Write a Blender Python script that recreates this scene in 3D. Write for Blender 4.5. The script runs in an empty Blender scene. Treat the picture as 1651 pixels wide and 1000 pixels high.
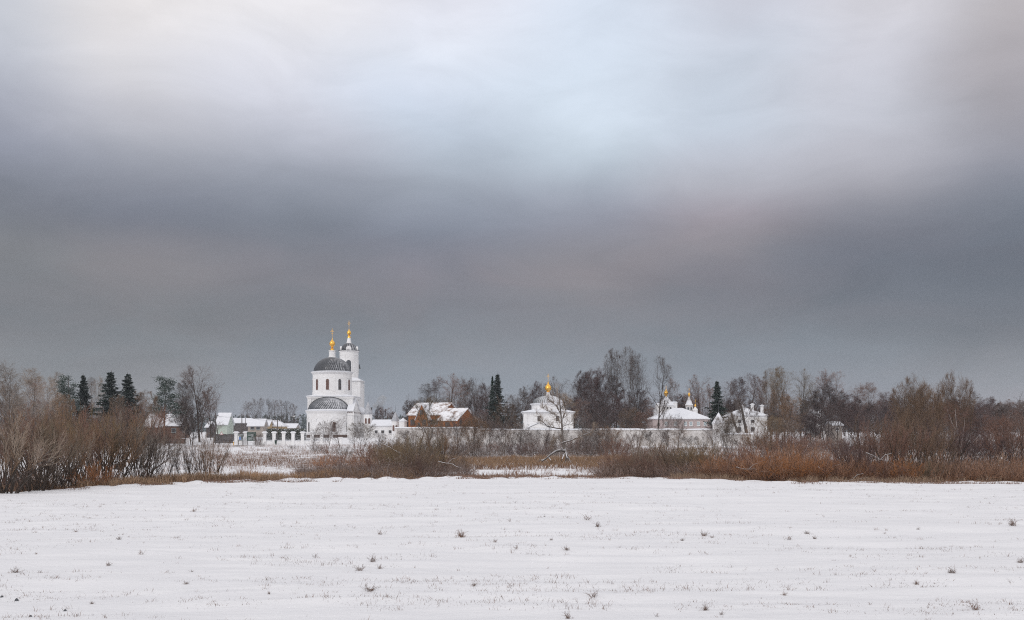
import bpy, math, random
import numpy as np
from mathutils import Matrix, Vector
S = bpy.context.scene
COL = S.collection
PI = math.pi
# ------------------------------------------------------------------ camera
F = 1605.0; CX = 825.5; HY = 695.0; CH = 3.0          # photograph pixels: focal length, centre, horizon row, eye height
cam_d = bpy.data.cameras.new('camera'); cam = bpy.data.objects.new('camera', cam_d); COL.objects.link(cam)
cam.location = (0, 0, CH); cam.rotation_euler = (PI/2, 0, 0)
cam_d.sensor_width = 36; cam_d.lens = 36*F/1651; cam_d.shift_y = (HY-500)/1651
cam_d.clip_start = 0.1; cam_d.clip_end = 9000
S.camera = cam
S.view_settings.view_transform = 'Standard'; S.view_settings.look = 'None'
S.view_settings.exposure = 0.0; S.view_settings.gamma = 1
S.cycles.max_bounces = 5; S.cycles.diffuse_bounces = 3; S.cycles.glossy_bounces = 2
S.cycles.transparent_max_bounces = 8; S.cycles.volume_bounces = 0
S.cycles.use_denoising = False; S.cycles.filter_width = 1.1; S.cycles.use_adaptive_sampling = False
# ------------------------------------------------------------------ sky
SUN_EL, SUN_AZ = 34, 205     # degrees, azimuth clockwise from +Y: behind the camera, a little left
def lin(c):
    return tuple(((v/255)/12.92 if v/255 <= .04045 else ((v/255+.055)/1.055)**2.4) for v in c)
W = bpy.data.worlds.new('World'); S.world = W; W.use_nodes = True
nt = W.node_tree; nt.nodes.clear()
class NB:
    def __init__(s, nt): s.nt = nt
    def n(s, t, **k):
        x = s.nt.nodes.new(t)
        for a, b in k.items(): setattr(x, a, b)
        return x
    def l(s, a, b): s.nt.links.new(a, b)
    def m(s, op, a, b=None, c=None, clamp=False):
        x = s.n('ShaderNodeMath', operation=op, use_clamp=clamp)
        for i, v in enumerate((a, b, c)):
            if v is None: continue
            if isinstance(v, (int, float)): x.inputs[i].default_value = v
            else: s.l(v, x.inputs[i])
        return x.outputs[0]
    def mix(s, f, a, b):
        x = s.n('ShaderNodeMix', data_type='RGBA')
        for sock, v in ((x.inputs[0], f), (x.inputs[6], a), (x.inputs[7], b)):
            if isinstance(v, (int, float)): sock.default_value = v
            elif isinstance(v, tuple): sock.default_value = (v+(1,))[:4]
            else: s.l(v, sock)
        return x.outputs[2]
    def ramp(s, f, stops, mode='LINEAR'):
        x = s.n('ShaderNodeValToRGB'); cr = x.color_ramp; cr.interpolation = mode
        while len(cr.elements) < len(stops): cr.elements.new(0.5)
        for e, (p, c) in zip(cr.elements, sorted(stops)):
            e.position = p; e.color = (c+(1,))[:4] if isinstance(c, tuple) else (c, c, c, 1)
        s.l(f, x.inputs[0]); return x.outputs[0]
    def noise(s, vec, scale, detail=3, rough=.5, dist=0):
        x = s.n('ShaderNodeTexNoise'); x.inputs['Scale'].default_value = scale
        x.inputs['Detail'].default_value = detail; x.inputs['Roughness'].default_value = rough
        x.inputs['Distortion'].default_value = dist
        if vec is not None: s.l(vec, x.inputs['Vector'])
        return x
b = NB(nt)
tc = b.n('ShaderNodeTexCoord'); sx = b.n('ShaderNodeSeparateXYZ'); b.l(tc.outputs['Generated'], sx.inputs[0])
az = b.m('ARCTAN2', sx.outputs[0], sx.outputs[1]); el = b.m('ARCSINE', sx.outputs[2])
cv = b.n('ShaderNodeCombineXYZ'); b.l(b.m('MULTIPLY', az, 1.6), cv.inputs[0]); b.l(b.m('MULTIPLY', el, 7.0), cv.inputs[1])
nz = b.noise(cv.outputs[0], 1.3, 4, .45); nsep = b.n('ShaderNodeSeparateColor'); b.l(nz.outputs['Color'], nsep.inputs[0])
elw = b.m('ADD', el, b.m('MULTIPLY', b.m('SUBTRACT', nsep.outputs[0], .5), .05))
azw = b.m('ADD', az, b.m('MULTIPLY', b.m('SUBTRACT', nsep.outputs[1], .5), .16))
SKY = {   # azimuth column (photograph x): {photograph y: colour of the cloud deck there}
 0:    {0:(200,203,210), 70:(188,192,201), 140:(167,170,181), 210:(146,149,159), 280:(125,128,137), 350:(112,115,122), 410:(127,126,127), 480:(112,114,118), 560:(120,123,127), 640:(136,139,143), 690:(140,143,147)},
 235:  {0:(226,222,221), 60:(222,219,220), 110:(208,207,210), 170:(190,190,197), 240:(158,161,170), 310:(128,131,141), 365:(110,113,123), 420:(134,131,133), 460:(124,123,126), 510:(114,116,119), 560:(122,124,128), 640:(139,143,148)},
 470:  {0:(232,230,232), 60:(226,226,231), 120:(217,218,226), 190:(193,196,207), 260:(163,167,178), 330:(127,132,142), 380:(110,115,124), 430:(124,122,127), 500:(114,116,121), 560:(120,124,130), 640:(137,143,150)},
 705:  {0:(223,224,233), 90:(219,225,238), 150:(208,216,230), 200:(193,204,218), 250:(172,182,194), 300:(154,161,172), 350:(130,135,147), 400:(118,121,131), 450:(128,125,131), 500:(119,119,125), 560:(123,128,134), 640:(140,146,153)},
 940:  {0:(210,219,232), 100:(208,219,232), 200:(206,218,230), 250:(188,200,211), 300:(164,172,183), 350:(141,143,152), 400:(134,130,134), 450:(132,128,131), 500:(123,123,128), 560:(125,130,137), 640:(140,146,152)},
 1175: {0:(204,205,215), 100:(197,206,218), 200:(192,202,214), 250:(188,193,204), 300:(172,173,181), 350:(150,147,151), 390:(137,132,135), 440:(113,112,119), 500:(114,116,122), 560:(120,127,135), 640:(139,144,151)},
 1410: {0:(205,203,208), 100:(201,202,211), 190:(190,193,202), 240:(182,182,190), 300:(155,154,161), 350:(127,128,136), 400:(109,111,120), 450:(101,104,112), 510:(110,113,120), 560:(119,124,131), 640:(140,144,150)},
 1651: {0:(180,175,177), 60:(170,165,168), 180:(155,152,157), 260:(137,138,147), 330:(115,120,129), 400:(101,105,114), 460:(97,101,109), 510:(107,109,116), 560:(120,123,129), 640:(145,147,151)}}
ELMAX = .48
prev = None; pa = None
for px in sorted(SKY):
    u = (px-CX)/F; a = math.atan(u)
    stops = []
    for py, c in SKY[px].items():
        c = tuple(min(246, v+(6 if v < 150 else 10)+((-1, 0, 2) if v < 150 else (0, 0, 1))[i]) for i, v in enumerate(c))
        e = math.atan((HY-py)/F/math.sqrt(1+u*u)); stops.append((e/ELMAX, lin(c)))
    r = b.ramp(b.m('DIVIDE', elw, ELMAX), stops, 'B_SPLINE')
    if prev is None: prev, pa = r, a
    else:
        mr = b.n('ShaderNodeMapRange', interpolation_type='SMOOTHSTEP'); b.l(azw, mr.inputs[0])
        mr.inputs[1].default_value = pa; mr.inputs[2].default_value = a
        prev = b.mix(mr.outputs[0], prev, r); pa = a
# fine cloud streaks, and the brighter deck overhead and behind the viewer
cv2 = b.n('ShaderNodeCombineXYZ'); b.l(b.m('MULTIPLY', az, 3.4), cv2.inputs[0]); b.l(b.m('MULTIPLY', el, 9), cv2.inputs[1])
st = b.noise(cv2.outputs[0], 2.1, 6, .58, .6)
sf = b.m('ADD', .83, b.m('MULTIPLY', st.outputs['Fac'], .34))
stc = b.n('ShaderNodeSeparateColor'); b.l(st.outputs['Color'], stc.inputs[0])
lowf = b.n('ShaderNodeMapRange', interpolation_type='SMOOTHSTEP'); b.l(el, lowf.inputs[0]); lowf.inputs[1].default_value = .26; lowf.inputs[2].default_value = .14
tint = b.mix(b.m('MULTIPLY', b.m('MULTIPLY', b.m('SUBTRACT', stc.outputs[1], .42), 5.0, clamp=True), lowf.outputs[0]), (1, 1, 1), (1.05, 1.01, 1.0))
tm = b.n('ShaderNodeVectorMath', operation='MULTIPLY'); b.l(prev, tm.inputs[0]); b.l(tint, tm.inputs[1]); prev = tm.outputs[0]
vm = b.n('ShaderNodeVectorMath', operation='SCALE'); b.l(prev, vm.inputs[0]); b.l(sf, vm.inputs['Scale'])
up = b.n('ShaderNodeMapRange', interpolation_type='SMOOTHSTEP'); b.l(el, up.inputs[0]); up.inputs[1].default_value = .42; up.inputs[2].default_value = .75
bk = b.n('ShaderNodeMapRange', interpolation_type='SMOOTHSTEP'); b.l(sx.outputs[1], bk.inputs[0]); bk.inputs[1].default_value = .45; bk.inputs[2].default_value = -.25
ov = b.m('MAXIMUM', up.outputs[0], bk.outputs[0])
deck = b.n('ShaderNodeVectorMath', operation='SCALE'); deck.inputs[0].default_value = (.93, .92, .94); b.l(b.m('ADD', .8, b.m('MULTIPLY', st.outputs['Fac'], .4)), deck.inputs['Scale'])
cloud = b.mix(ov, vm.outputs[0], deck.outputs[0])
bgc = b.n('ShaderNodeBackground'); b.l(cloud, bgc.inputs[0]); bgc.inputs[1].default_value = 1.0
sky = b.n('ShaderNodeTexSky', sky_type='NISHITA', sun_disc=False)
sky.sun_elevation = math.radians(SUN_EL); sky.sun_rotation = math.radians(SUN_AZ)
bgs = b.n('ShaderNodeBackground'); b.l(sky.outputs[0], bgs.inputs[0]); bgs.inputs[1].default_value = .1
mx = b.n('ShaderNodeMixShader'); mx.inputs[0].default_value = .96
b.l(bgs.outputs[0], mx.inputs[1]); b.l(bgc.outputs[0], mx.inputs[2])
wo = b.n('ShaderNodeOutputWorld'); b.l(mx.outputs[0], wo.inputs[0])
# ------------------------------------------------------------------ sun behind the clouds
sd = bpy.data.lights.new('sun', 'SUN'); sd.energy = 0.7; sd.angle = math.radians(14); sd.color = (1, .95, .9)
so = bpy.data.objects.new('sun', sd); COL.objects.link(so)
_a, _e = math.radians(SUN_AZ), math.radians(SUN_EL)
so.rotation_euler = Vector((math.sin(_a)*math.cos(_e), math.cos(_a)*math.cos(_e), math.sin(_e))).to_track_quat('Z', 'Y').to_euler()

# ================================================================== numeric helpers
_tab = np.random.RandomState(7).rand(256, 256)
def vnoise(x, y):
    xi = np.floor(x).astype(int); yi = np.floor(y).astype(int); fx = x-xi; fy = y-yi
    fx = fx*fx*(3-2*fx); fy = fy*fy*(3-2*fy)
    a = _tab[xi & 255, yi & 255]; b_ = _tab[(xi+1) & 255, yi & 255]; c = _tab[xi & 255, (yi+1) & 255]; d = _tab[(xi+1) & 255, (yi+1) & 255]
    return (a*(1-fx)+b_*fx)*(1-fy)+(c*(1-fx)+d*fx)*fy
def sstep(a, b_, x):
    t = np.clip((x-a)/(b_-a), 0, 1); return t*t*(3-2*t)
EX = [-60, -30, -25.7, -23.5, -20.4, -15.9, -8.9, -3.9, 9.1, 15.3, 29.8, 60]
EY = [24, 41, 48.5, 52.5, 57.3, 60.5, 63.5, 65.5, 65.5, 59.8, 58.2, 55]
def edge(x): return np.interp(x, EX, EY)
def terrain(x, y):
    x = np.asarray(x, float); y = np.asarray(y, float)
    e = edge(x); ins = 1-sstep(-1.5, 1.5, y-e)
    z = -.5*sstep(-.5, 4, y-e)+.5*sstep(140, 190, y)+1.3*sstep(216, 242, y)
    far = 1-sstep(300, 500, y)
    # ploughed field: low ridges running across the view, drifts
    r = (vnoise(x*.10, y*.45+3)-.5)*.20+(vnoise(x*.22+9+y*.1, y*1.5)-.5)*.11+(vnoise(x*.9, y*3.1+5)-.5)*.05
    z = z+r*ins*far
    lump = (vnoise(x*1.1+40, y*1.0)-.5)*.24+(vnoise(x*2.6, y*2.2+7)-.5)*.18
    near = np.exp(-((y-e)/3.2)**2)
    lw = np.where(x < 3, 1.0, .45)
    z = z+lump*near*lw-.05*near
    z = z+(1-ins)*far*((vnoise(x*.25, y*.25)-.5)*.35+(vnoise(x*.9+3, y*.9)-.5)*.2)*sstep(225, 200, y)
    return z
def gz(x, y): return float(terrain(np.array([x]), np.array([y]))[0])
def at(px, Y): return (px-CX)/F*Y
def zt(py, Y): return CH+(HY-py)/F*Y

def mesh_np(name, V, Fq, smooth=False, attr=None):
    """V (n,3); Fq list of int arrays (m,k)"""
    me = bpy.data.meshes.new(name)
    V = np.asarray(V, np.float32)
    Fq = [np.asarray(f, np.int32) for f in Fq if len(f)]
    me.vertices.add(len(V)); me.vertices.foreach_set('co', V.ravel())
    nl = sum(f.size for f in Fq); npol = sum(len(f) for f in Fq)
    me.loops.add(nl); me.loops.foreach_set('vertex_index', np.concatenate([f.ravel() for f in Fq]))
    me.polygons.add(npol)
    tot = np.concatenate([np.full(len(f), f.shape[1], np.int32) for f in Fq])
    me.polygons.foreach_set('loop_start', np.concatenate([[0], np.cumsum(tot)[:-1]]).astype(np.int32))
    me.polygons.foreach_set('loop_total', tot)
    if smooth: me.polygons.foreach_set('use_smooth', np.ones(npol, bool))
    if attr:
        for k, v in attr.items():
            a = me.attributes.new(k, 'FLOAT', 'POINT'); a.data.foreach_set('value', np.asarray(v, np.float32))
    me.update(calc_edges=True)
    return me
def link(name, me, mat=None, parent=None, loc=None):
    o = bpy.data.objects.new(name, me); COL.objects.link(o)
    if mat: me.materials.append(mat) if not me.materials else None
    if parent: o.parent = parent
    if loc is not None: o.location = loc
    return o
def empty(name, loc, rz=0, label=None, cat=None, group=None):
    o = bpy.data.objects.new(name, None); COL.objects.link(o); o.location = loc; o.rotation_euler = (0, 0, rz)
    o.empty_display_size = .3
    tag(o, label, cat, group); return o
def tag(o, label=None, cat=None, group=None, kind=None):
    if label: o['label'] = label
    if cat: o['category'] = cat
    if group: o['group'] = group
    if kind: o['kind'] = kind
    return o

# ================================================================== materials
def principled(name, rough=.8, spec=.3, metal=0):
    m = bpy.data.materials.new(name); m.use_nodes = True; n = NB(m.node_tree)
    p = m.node_tree.nodes['Principled BSDF']; p.inputs['Roughness'].default_value = rough
    p.inputs['Specular IOR Level'].default_value = spec; p.inputs['Metallic'].default_value = metal
    return m, n, p
def mottled(name, c1, c2, scale=2, rough=.85, spec=.25, bump=.0, metal=0, detail=5):
    m, n, p = principled(name, rough, spec, metal); t = n.n('ShaderNodeTexCoord')
    nz = n.noise(t.outputs['Object'], scale, detail, .6)
    f = n.ramp(nz.outputs['Fac'], [(.3, 0.0), (.7, 1.0)])
    n.l(n.mix(f, c1, c2), p.inputs['Base Color'])
    if bump:
        bp = n.n('ShaderNodeBump'); bp.inputs['Strength'].default_value = bump; bp.inputs['Distance'].default_value = .05
        n.l(nz.outputs['Fac'], bp.inputs['Height']); n.l(bp.outputs[0], p.inputs['Normal'])
    return m
def snowy(name, c1, c2, snow=.5, scale=3, lo=.15, per='obj', rough=.9, nscale=2.0, trans=0):
    """bark / twig / needle colour, snow lying on faces that look up"""
    m, n, p = principled(name, rough, .15); t = n.n('ShaderNodeTexCoord'); g = n.n('ShaderNodeNewGeometry'); oi = n.n('ShaderNodeObjectInfo')
    nz = n.noise(t.outputs['Object'], scale, 3, .6)
    rnd = g.outputs['Random Per Island'] if per == 'island' else nz.outputs['Fac']
    base = n.mix(rnd, c1, c2)
    hs = n.n('ShaderNodeHueSaturation'); n.l(base, hs.inputs['Color'])
    n.l(n.m('ADD', .78, n.m('MULTIPLY', oi.outputs['Random'], .44)), hs.inputs['Value'])
    n.l(n.m('ADD', .8, n.m('MULTIPLY', oi.outputs['Random'], .3)), hs.inputs['Saturation'])
    sp = n.n('ShaderNodeSeparateXYZ'); n.l(g.outputs['True Normal'], sp.inputs[0])
    n2 = n.noise(t.outputs['Object'], nscale, 2, .5)
    f = n.m('MULTIPLY', n.m('SMOOTH_MIN', n.m('MULTIPLY', n.m('SUBTRACT', sp.outputs[2], lo), 3.0, clamp=True), 1.0, .01), n.m('MULTIPLY', n.m('SUBTRACT', n2.outputs['Fac'], .5-.5*snow), 5, clamp=True), clamp=True)
    f = n.m('MULTIPLY', f, min(1.0, snow*1.6), clamp=True)
    n.l(n.mix(f, hs.outputs[0], (.82, .83, .87)), p.inputs['Base Color'])
    return m
M = {}
M['snow'] = mottled('snow', (.82, .83, .87), (.74, .755, .80), .8, .6, .3, .15)
M['plaster'] = mottled('white plaster', (.86, .86, .87), (.78, .77, .77), .55, .85, .2, .05)
M['plaster_old'] = mottled('old whitewash', (.74, .72, .71), (.36, .33, .31), .9, .9, .15, .1, detail=8)
M['plaster_pink'] = mottled('pink plaster', (.52, .44, .43), (.42, .35, .345), .4, .9, .15, .05)
M['stone_brown'] = mottled('brown plinth', (.18, .12, .10), (.10, .07, .06), 1.5, .9)
M['gold'] = mottled('gold leaf', (1.0, .60, .13), (.9, .48, .08), 3, .28, .5, 0, 1)
M['glass'] = mottled('window glass', (.04, .045, .05), (.09, .095, .11), .9, .18, .5)
M['glass_blue'] = mottled('pale window', (.30, .38, .42), (.42, .5, .54), .9, .2, .5)
M['pane_red'] = mottled('brown window', (.20, .11, .09), (.12, .07, .06), 1.2, .4, .4)
M['door'] = mottled('brown wood', (.17, .10, .07), (.09, .055, .04), 1.6, .7)
M['dark_metal'] = mottled('dark metal', (.05, .052, .06), (.11, .115, .125), 2, .45, .4)
M['green_paint'] = mottled('green boards', (.50, .56, .50), (.42, .48, .43), 1, .8)
M['grey_boards'] = mottled('grey boards', (.16, .145, .145), (.08, .07, .07), 1.2, .9)
M['brown_boards'] = mottled('brown boards', (.20, .12, .09), (.12, .07, .055), 1.2, .9)
M['yellow'] = mottled('ochre plaster', (.55, .42, .25), (.42, .33, .22), 1, .9)
M['beige'] = mottled('beige plaster', (.42, .37, .33), (.33, .29, .26), 1, .9)
M['wood_post'] = mottled('weathered wood', (.15, .13, .12), (.08, .07, .065), 2, .9)
M['board_dark'] = mottled('dark green board', (.03, .055, .045), (.05, .08, .065), 2, .6)
M['board_blue'] = mottled('blue poster', (.10, .20, .45), (.22, .3, .5), 6, .6)
M['poster'] = mottled('poster paper', (.35, .36, .36), (.14, .16, .16), 5, .7, detail=8)
M['sign_yellow'] = mottled('yellow post paint', (.75, .42, .05), (.6, .3, .04), 2, .6)
M['red'] = mottled('red paint', (.45, .06, .04), (.35, .05, .04), 2, .6)
def mat_logs():
    m, n, p = principled('orange log wall', .75, .2); t = n.n('ShaderNodeTexCoord')
    w = n.n('ShaderNodeTexWave', bands_direction='Z', wave_profile='SIN'); w.inputs['Scale'].default_value = 1.4; w.inputs['Distortion'].default_value = .3
    n.l(t.outputs['Object'], w.inputs['Vector']); nz = n.noise(t.outputs['Object'], 2.2, 5, .6)
    c = n.mix(nz.outputs['Fac'], (.47, .19, .07), (.30, .11, .045)); f = n.ramp(w.outputs['Fac'], [(0, 0.0), (.25, 1.0)])
    n.l(n.mix(f, (.20, .075, .035), c), p.inputs['Base Color'])
    bp = n.n('ShaderNodeBump'); bp.inputs['Strength'].default_value = .8; bp.inputs['Distance'].default_value = .1
    n.l(w.outputs['Fac'], bp.inputs['Height']); n.l(bp.outputs[0], p.inputs['Normal']); return m
M['logs'] = mat_logs()
def mat_dome(name, ribs, diag, keep, side, dark=(.055, .058, .066)):
    """sheet-metal dome, snow caught along the seams; more of it on the weather side"""
    m, n, p = principled(name, .5, .4); t = n.n('ShaderNodeTexCoord'); s = n.n('ShaderNodeSeparateXYZ'); n.l(t.outputs['Object'], s.inputs[0])
    a = n.m('ARCTAN2', s.outputs[0], s.outputs[1]); z = s.outputs[2]
    w = n.m('SINE', n.m('ADD', n.m('MULTIPLY', a, ribs), n.m('MULTIPLY', z, diag)))
    w2 = n.m('SINE', n.m('MULTIPLY', z, 9.0))
    nz = n.noise(t.outputs['Object'], .9, 4, .6)
    sd_ = n.m('MULTIPLY', n.m('SINE', n.m('ADD', a, side)), .22)
    v = n.m('ADD', n.m('ADD', n.m('MULTIPLY', w, .105), n.m('MULTIPLY', w2, .02)), n.m('ADD', n.m('ADD', n.m('MULTIPLY', nz.outputs['Fac'], .5), .25), sd_))
    f = n.m('MULTIPLY', n.ramp(v, [(max(0, keep-.14), 0.0), (keep+.22, 1.0)]), .85)
    n.l(n.mix(f, dark, (.80, .81, .85)), p.inputs['Base Color'])
    n.l(n.m('ADD', .42, n.m('MULTIPLY', f, .4)), p.inputs['Roughness'])
    return m
M['dome'] = mat_dome('dark dome with snow', 56, 5.0, .80, -.6, (.05, .053, .06))
M['conch'] = mat_dome('dark half dome with snow', 52, 7.0, .70, -.75, (.07, .075, .085))
M['dome_white'] = mat_dome('ribbed dome with snow', 40, .0, .52, -.6, (.13, .135, .14))
M['cap'] = mat_dome('dark belfry roof', 16, 0, .80, -.8)
M['spire_metal'] = mottled('grey turret roof', (.5, .51, .54), (.30, .31, .34), 1.6, .6)
# vegetation
M['bark_dark'] = snowy('dark bark', (.075, .058, .050), (.12, .095, .082), .30, 6, .25)
M['bark_black'] = snowy('blackish stems', (.045, .034, .028), (.08, .062, .052), .16, 6, .35)
M['bark_grey'] = snowy('grey bark', (.10, .085, .078), (.16, .14, .13), .35, 6, .25)
M['bark_birch'] = snowy('birch bark', (.42, .39, .38), (.20, .16, .15), .2, 5, .4)
M['bark_pine'] = snowy('pine bark', (.12, .07, .05), (.16, .10, .07), .25, 5, .3)
M['bark_snow'] = snowy('snow covered bark', (.17, .14, .125), (.24, .205, .185), .7, 4, .15)
M['twig_red'] = snowy('reddish twigs', (.27,.155,.115), (.17,.10,.08), .07, 2, .4)
M['twig_brown'] = snowy('brown twigs', (.26,.17,.11), (.165,.11,.078), .07, 2, .4)
M['twig_olive'] = snowy('olive brown twigs', (.255,.185,.11), (.165,.12,.078), .07, 2, .4)
M['twig_rust'] = snowy('rusty twigs', (.48,.215,.09), (.29,.14,.065), .07, 2, .4)
M['twig_grey'] = snowy('grey twigs', (.17,.128,.112), (.105,.08,.072), .07, 2, .4)
M['twig_pale'] = snowy('pale twigs', (.36,.29,.235), (.24,.195,.16), .07, 2, .4)
M['twig_frost'] = snowy('frosted twigs', (.22,.17,.145), (.14,.11,.095), .45, 2, .1)
M['twig_purple'] = snowy('purple brown twigs', (.15,.098,.092), (.095,.064,.062), .07, 2, .4)
M['brush_rust'] = snowy('rusty brushwood', (.56, .27, .13), (.16, .085, .055), .15, 2, .3, 'island')
M['brush_red'] = snowy('grey brown brushwood', (.36, .24, .19), (.12, .08, .065), .2, 2, .3, 'island')
M['needle_dark'] = snowy('dark needles', (.012, .024, .018), (.024, .042, .030), .22, 4, .45, 'island')
M['needle_pine'] = snowy('pine needles', (.035, .055, .045), (.06, .085, .068), .4, 4, .3, 'island')
M['hedge'] = snowy('hedge needles', (.05, .07, .045), (.09, .085, .06), .6, 3, .35, 'island')
M['grass_tan'] = snowy('dry tan grass', (.42, .28, .17), (.25, .15, .09), .15, 3, .5, 'island')
M['grass_rust'] = snowy('rusty dry grass', (.27, .13, .07), (.16, .085, .05), .15, 3, .5, 'island')
M['grass_brown'] = snowy('brown stubble', (.30, .21, .16), (.15, .10, .08), .1, 3, .5, 'island')
M['grass_frost'] = snowy('snowy grass', (.35, .28, .24), (.75, .74, .76), .5, 3, .2, 'island')
M['weed'] = snowy('weed stems', (.27, .165, .12), (.12, .08, .065), .1, 3, .5, 'island')
def mat_ground():
    m, n, p = principled('snow ground', .62, .3); t = n.n('ShaderNodeTexCoord')
    at_ = n.n('ShaderNodeAttribute', attribute_name='cover')
    mp = n.n('ShaderNodeMapping'); mp.inputs['Scale'].default_value = (.35, 1.5, 1); n.l(t.outputs['Object'], mp.inputs[0])
    n1 = n.noise(mp.outputs[0], .9, 8, .65); n2 = n.noise(t.outputs['Object'], 5.5, 6, .7); n3 = n.noise(t.outputs['Object'], 30, 3, .6)
    snow = n.mix(n1.outputs['Fac'], (.88, .875, .885), (.68, .68, .71))
    mixn = n.m('ADD', n.m('MULTIPLY', n1.outputs['Fac'], .45), n.m('MULTIPLY', n2.outputs['Fac'], .55))
    f = n.m('MULTIPLY', n.m('SUBTRACT', n.m('ADD', mixn, n.m('MULTIPLY', at_.outputs['Fac'], .5)), .72), 9, clamp=True)
    g = n.mix(n2.outputs['Fac'], (.26, .15, .09), (.13, .085, .06))
    n.l(n.mix(f, snow, g), p.inputs['Base Color'])
    h = n.m('ADD', n.m('MULTIPLY', n1.outputs['Fac'], 1.3), n.m('ADD', n.m('MULTIPLY', n2.outputs['Fac'], .5), n.m('MULTIPLY', n3.outputs['Fac'], .1)))
    bp = n.n('ShaderNodeBump'); bp.inputs['Strength'].default_value = .55; bp.inputs['Distance'].default_value = .10
    n.l(h, bp.inputs['Height']); n.l(bp.outputs[0], p.inputs['Normal']); return m
M['ground'] = mat_ground()

# ================================================================== ground
def cover(x, y):
    """how much dry growth shows through the snow"""
    d = y-edge(x); n = vnoise(x*.12+5, y*.30+2)
    c = np.zeros_like(x)
    c = np.where(d > 0, .30+.5*(n-.5), c)
    px = x/np.maximum(y, 1)*F+CX
    c = c+.55*np.exp(-((d-3)/2.5)**2)*(d > -1)
    mid = (px > 690)&(px < 1130)
    c = np.where(mid & (y > 79) & (y < 90), c-.5, c)
    c = np.where(mid & (y > 91) & (y < 116), c+.5, c)
    c = np.where(px < 330, c-.15, c)
    c = np.where((px > 350) & (px < 700) & (y > 96) & (y < 130), c+.35, c)
    c = np.where((px > 350) & (px < 640) & (y > 80) & (y < 90), c-.25, c)
    c = np.where((px < 700) & (y > 150), c-.12, c)
    c = np.where(px > 1130, c+.3*(y < 110)*(d > 0), c)
    c = np.where(y > 190, .02, c)
    c = c+.10*np.exp(-((d+2)/3)**2)*(d <= 0)*np.where(x < 2, 1.6, .8)
    return np.clip(c, 0, 1)
xs = np.concatenate([-np.geomspace(60, 5000, 60)[::-1], np.linspace(-59.6, 59.6, 440), np.geomspace(60, 5000, 60)])
ys = [-60, -40, -25, -12, -4, 0, 3, 5, 6.5, 8]
while ys[-1] < 6500: ys.append(ys[-1]+max(.09, ys[-1]*.0058 if ys[-1] < 90 else ys[-1]*.012))
ys = np.array(ys); XX, YY = np.meshgrid(xs, ys); ZZ = terrain(XX, YY)
nx, ny = len(xs), len(ys); idx = np.arange(nx*ny).reshape(ny, nx)
quads = np.stack([idx[:-1, :-1], idx[:-1, 1:], idx[1:, 1:], idx[1:, :-1]], -1).reshape(-1, 4)
g = link('ground', mesh_np('ground', np.stack([XX, YY, ZZ], -1).reshape(-1, 3), [quads], True, {'cover': cover(XX, YY).ravel()}), M['ground'])
tag(g, kind='structure')

# ================================================================== tubes and plants
def norm(v): return v/np.maximum(np.linalg.norm(v, axis=-1, keepdims=True), 1e-9)
def tubes(P, R, k=3):
    """P (N,K,3) polylines, R (N,K) radii -> verts, quads"""
    N, K, _ = P.shape; T = np.empty_like(P); T[:, 1:-1] = P[:, 2:]-P[:, :-2]; T[:, 0] = P[:, 1]-P[:, 0]; T[:, -1] = P[:, -1]-P[:, -2]
    T = norm(T); ref = np.where(np.abs(T[..., 2:3]) > .9, np.array([1., 0, 0]), np.array([0, 0, 1.]))
    A = norm(np.cross(T, ref)); B = np.cross(T, A)
    an = np.arange(k)*2*PI/k+PI/2
    V = P[:, :, None]+R[:, :, None, None]*(A[:, :, None]*np.cos(an)[:, None]+B[:, :, None]*np.sin(an)[:, None])
    ix = np.arange(N*K*k).reshape(N, K, k); n = np.roll(ix, -1, 2)
    Q = np.stack([ix[:, :-1], n[:, :-1], n[:, 1:], ix[:, 1:]], -1).reshape(-1, 4)
    return V.reshape(-1, 3), Q
def merge(parts):
    Vs, Fs, o = [], {}, 0
    for V, Fc in parts:
        for f in (Fc if isinstance(Fc, list) else [Fc]):
            Fs.setdefault(f.shape[1], []).append(f+o)
        Vs.append(V); o += len(V)
    return np.concatenate(Vs), [np.concatenate(v) for v in Fs.values()]
def grow(start, d, L, K, wob, up, rng):
    """walk N polylines of K points"""
    N = len(start); P = np.empty((N, K, 3)); P[:, 0] = start; d = norm(d); st = (L/(K-1))[:, None]
    for k in range(1, K):
        P[:, k] = P[:, k-1]+d*st
        d = norm(d+rng.normal(0, wob, (N, 3))+np.array([0, 0, 1.])*up)
    return P
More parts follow.
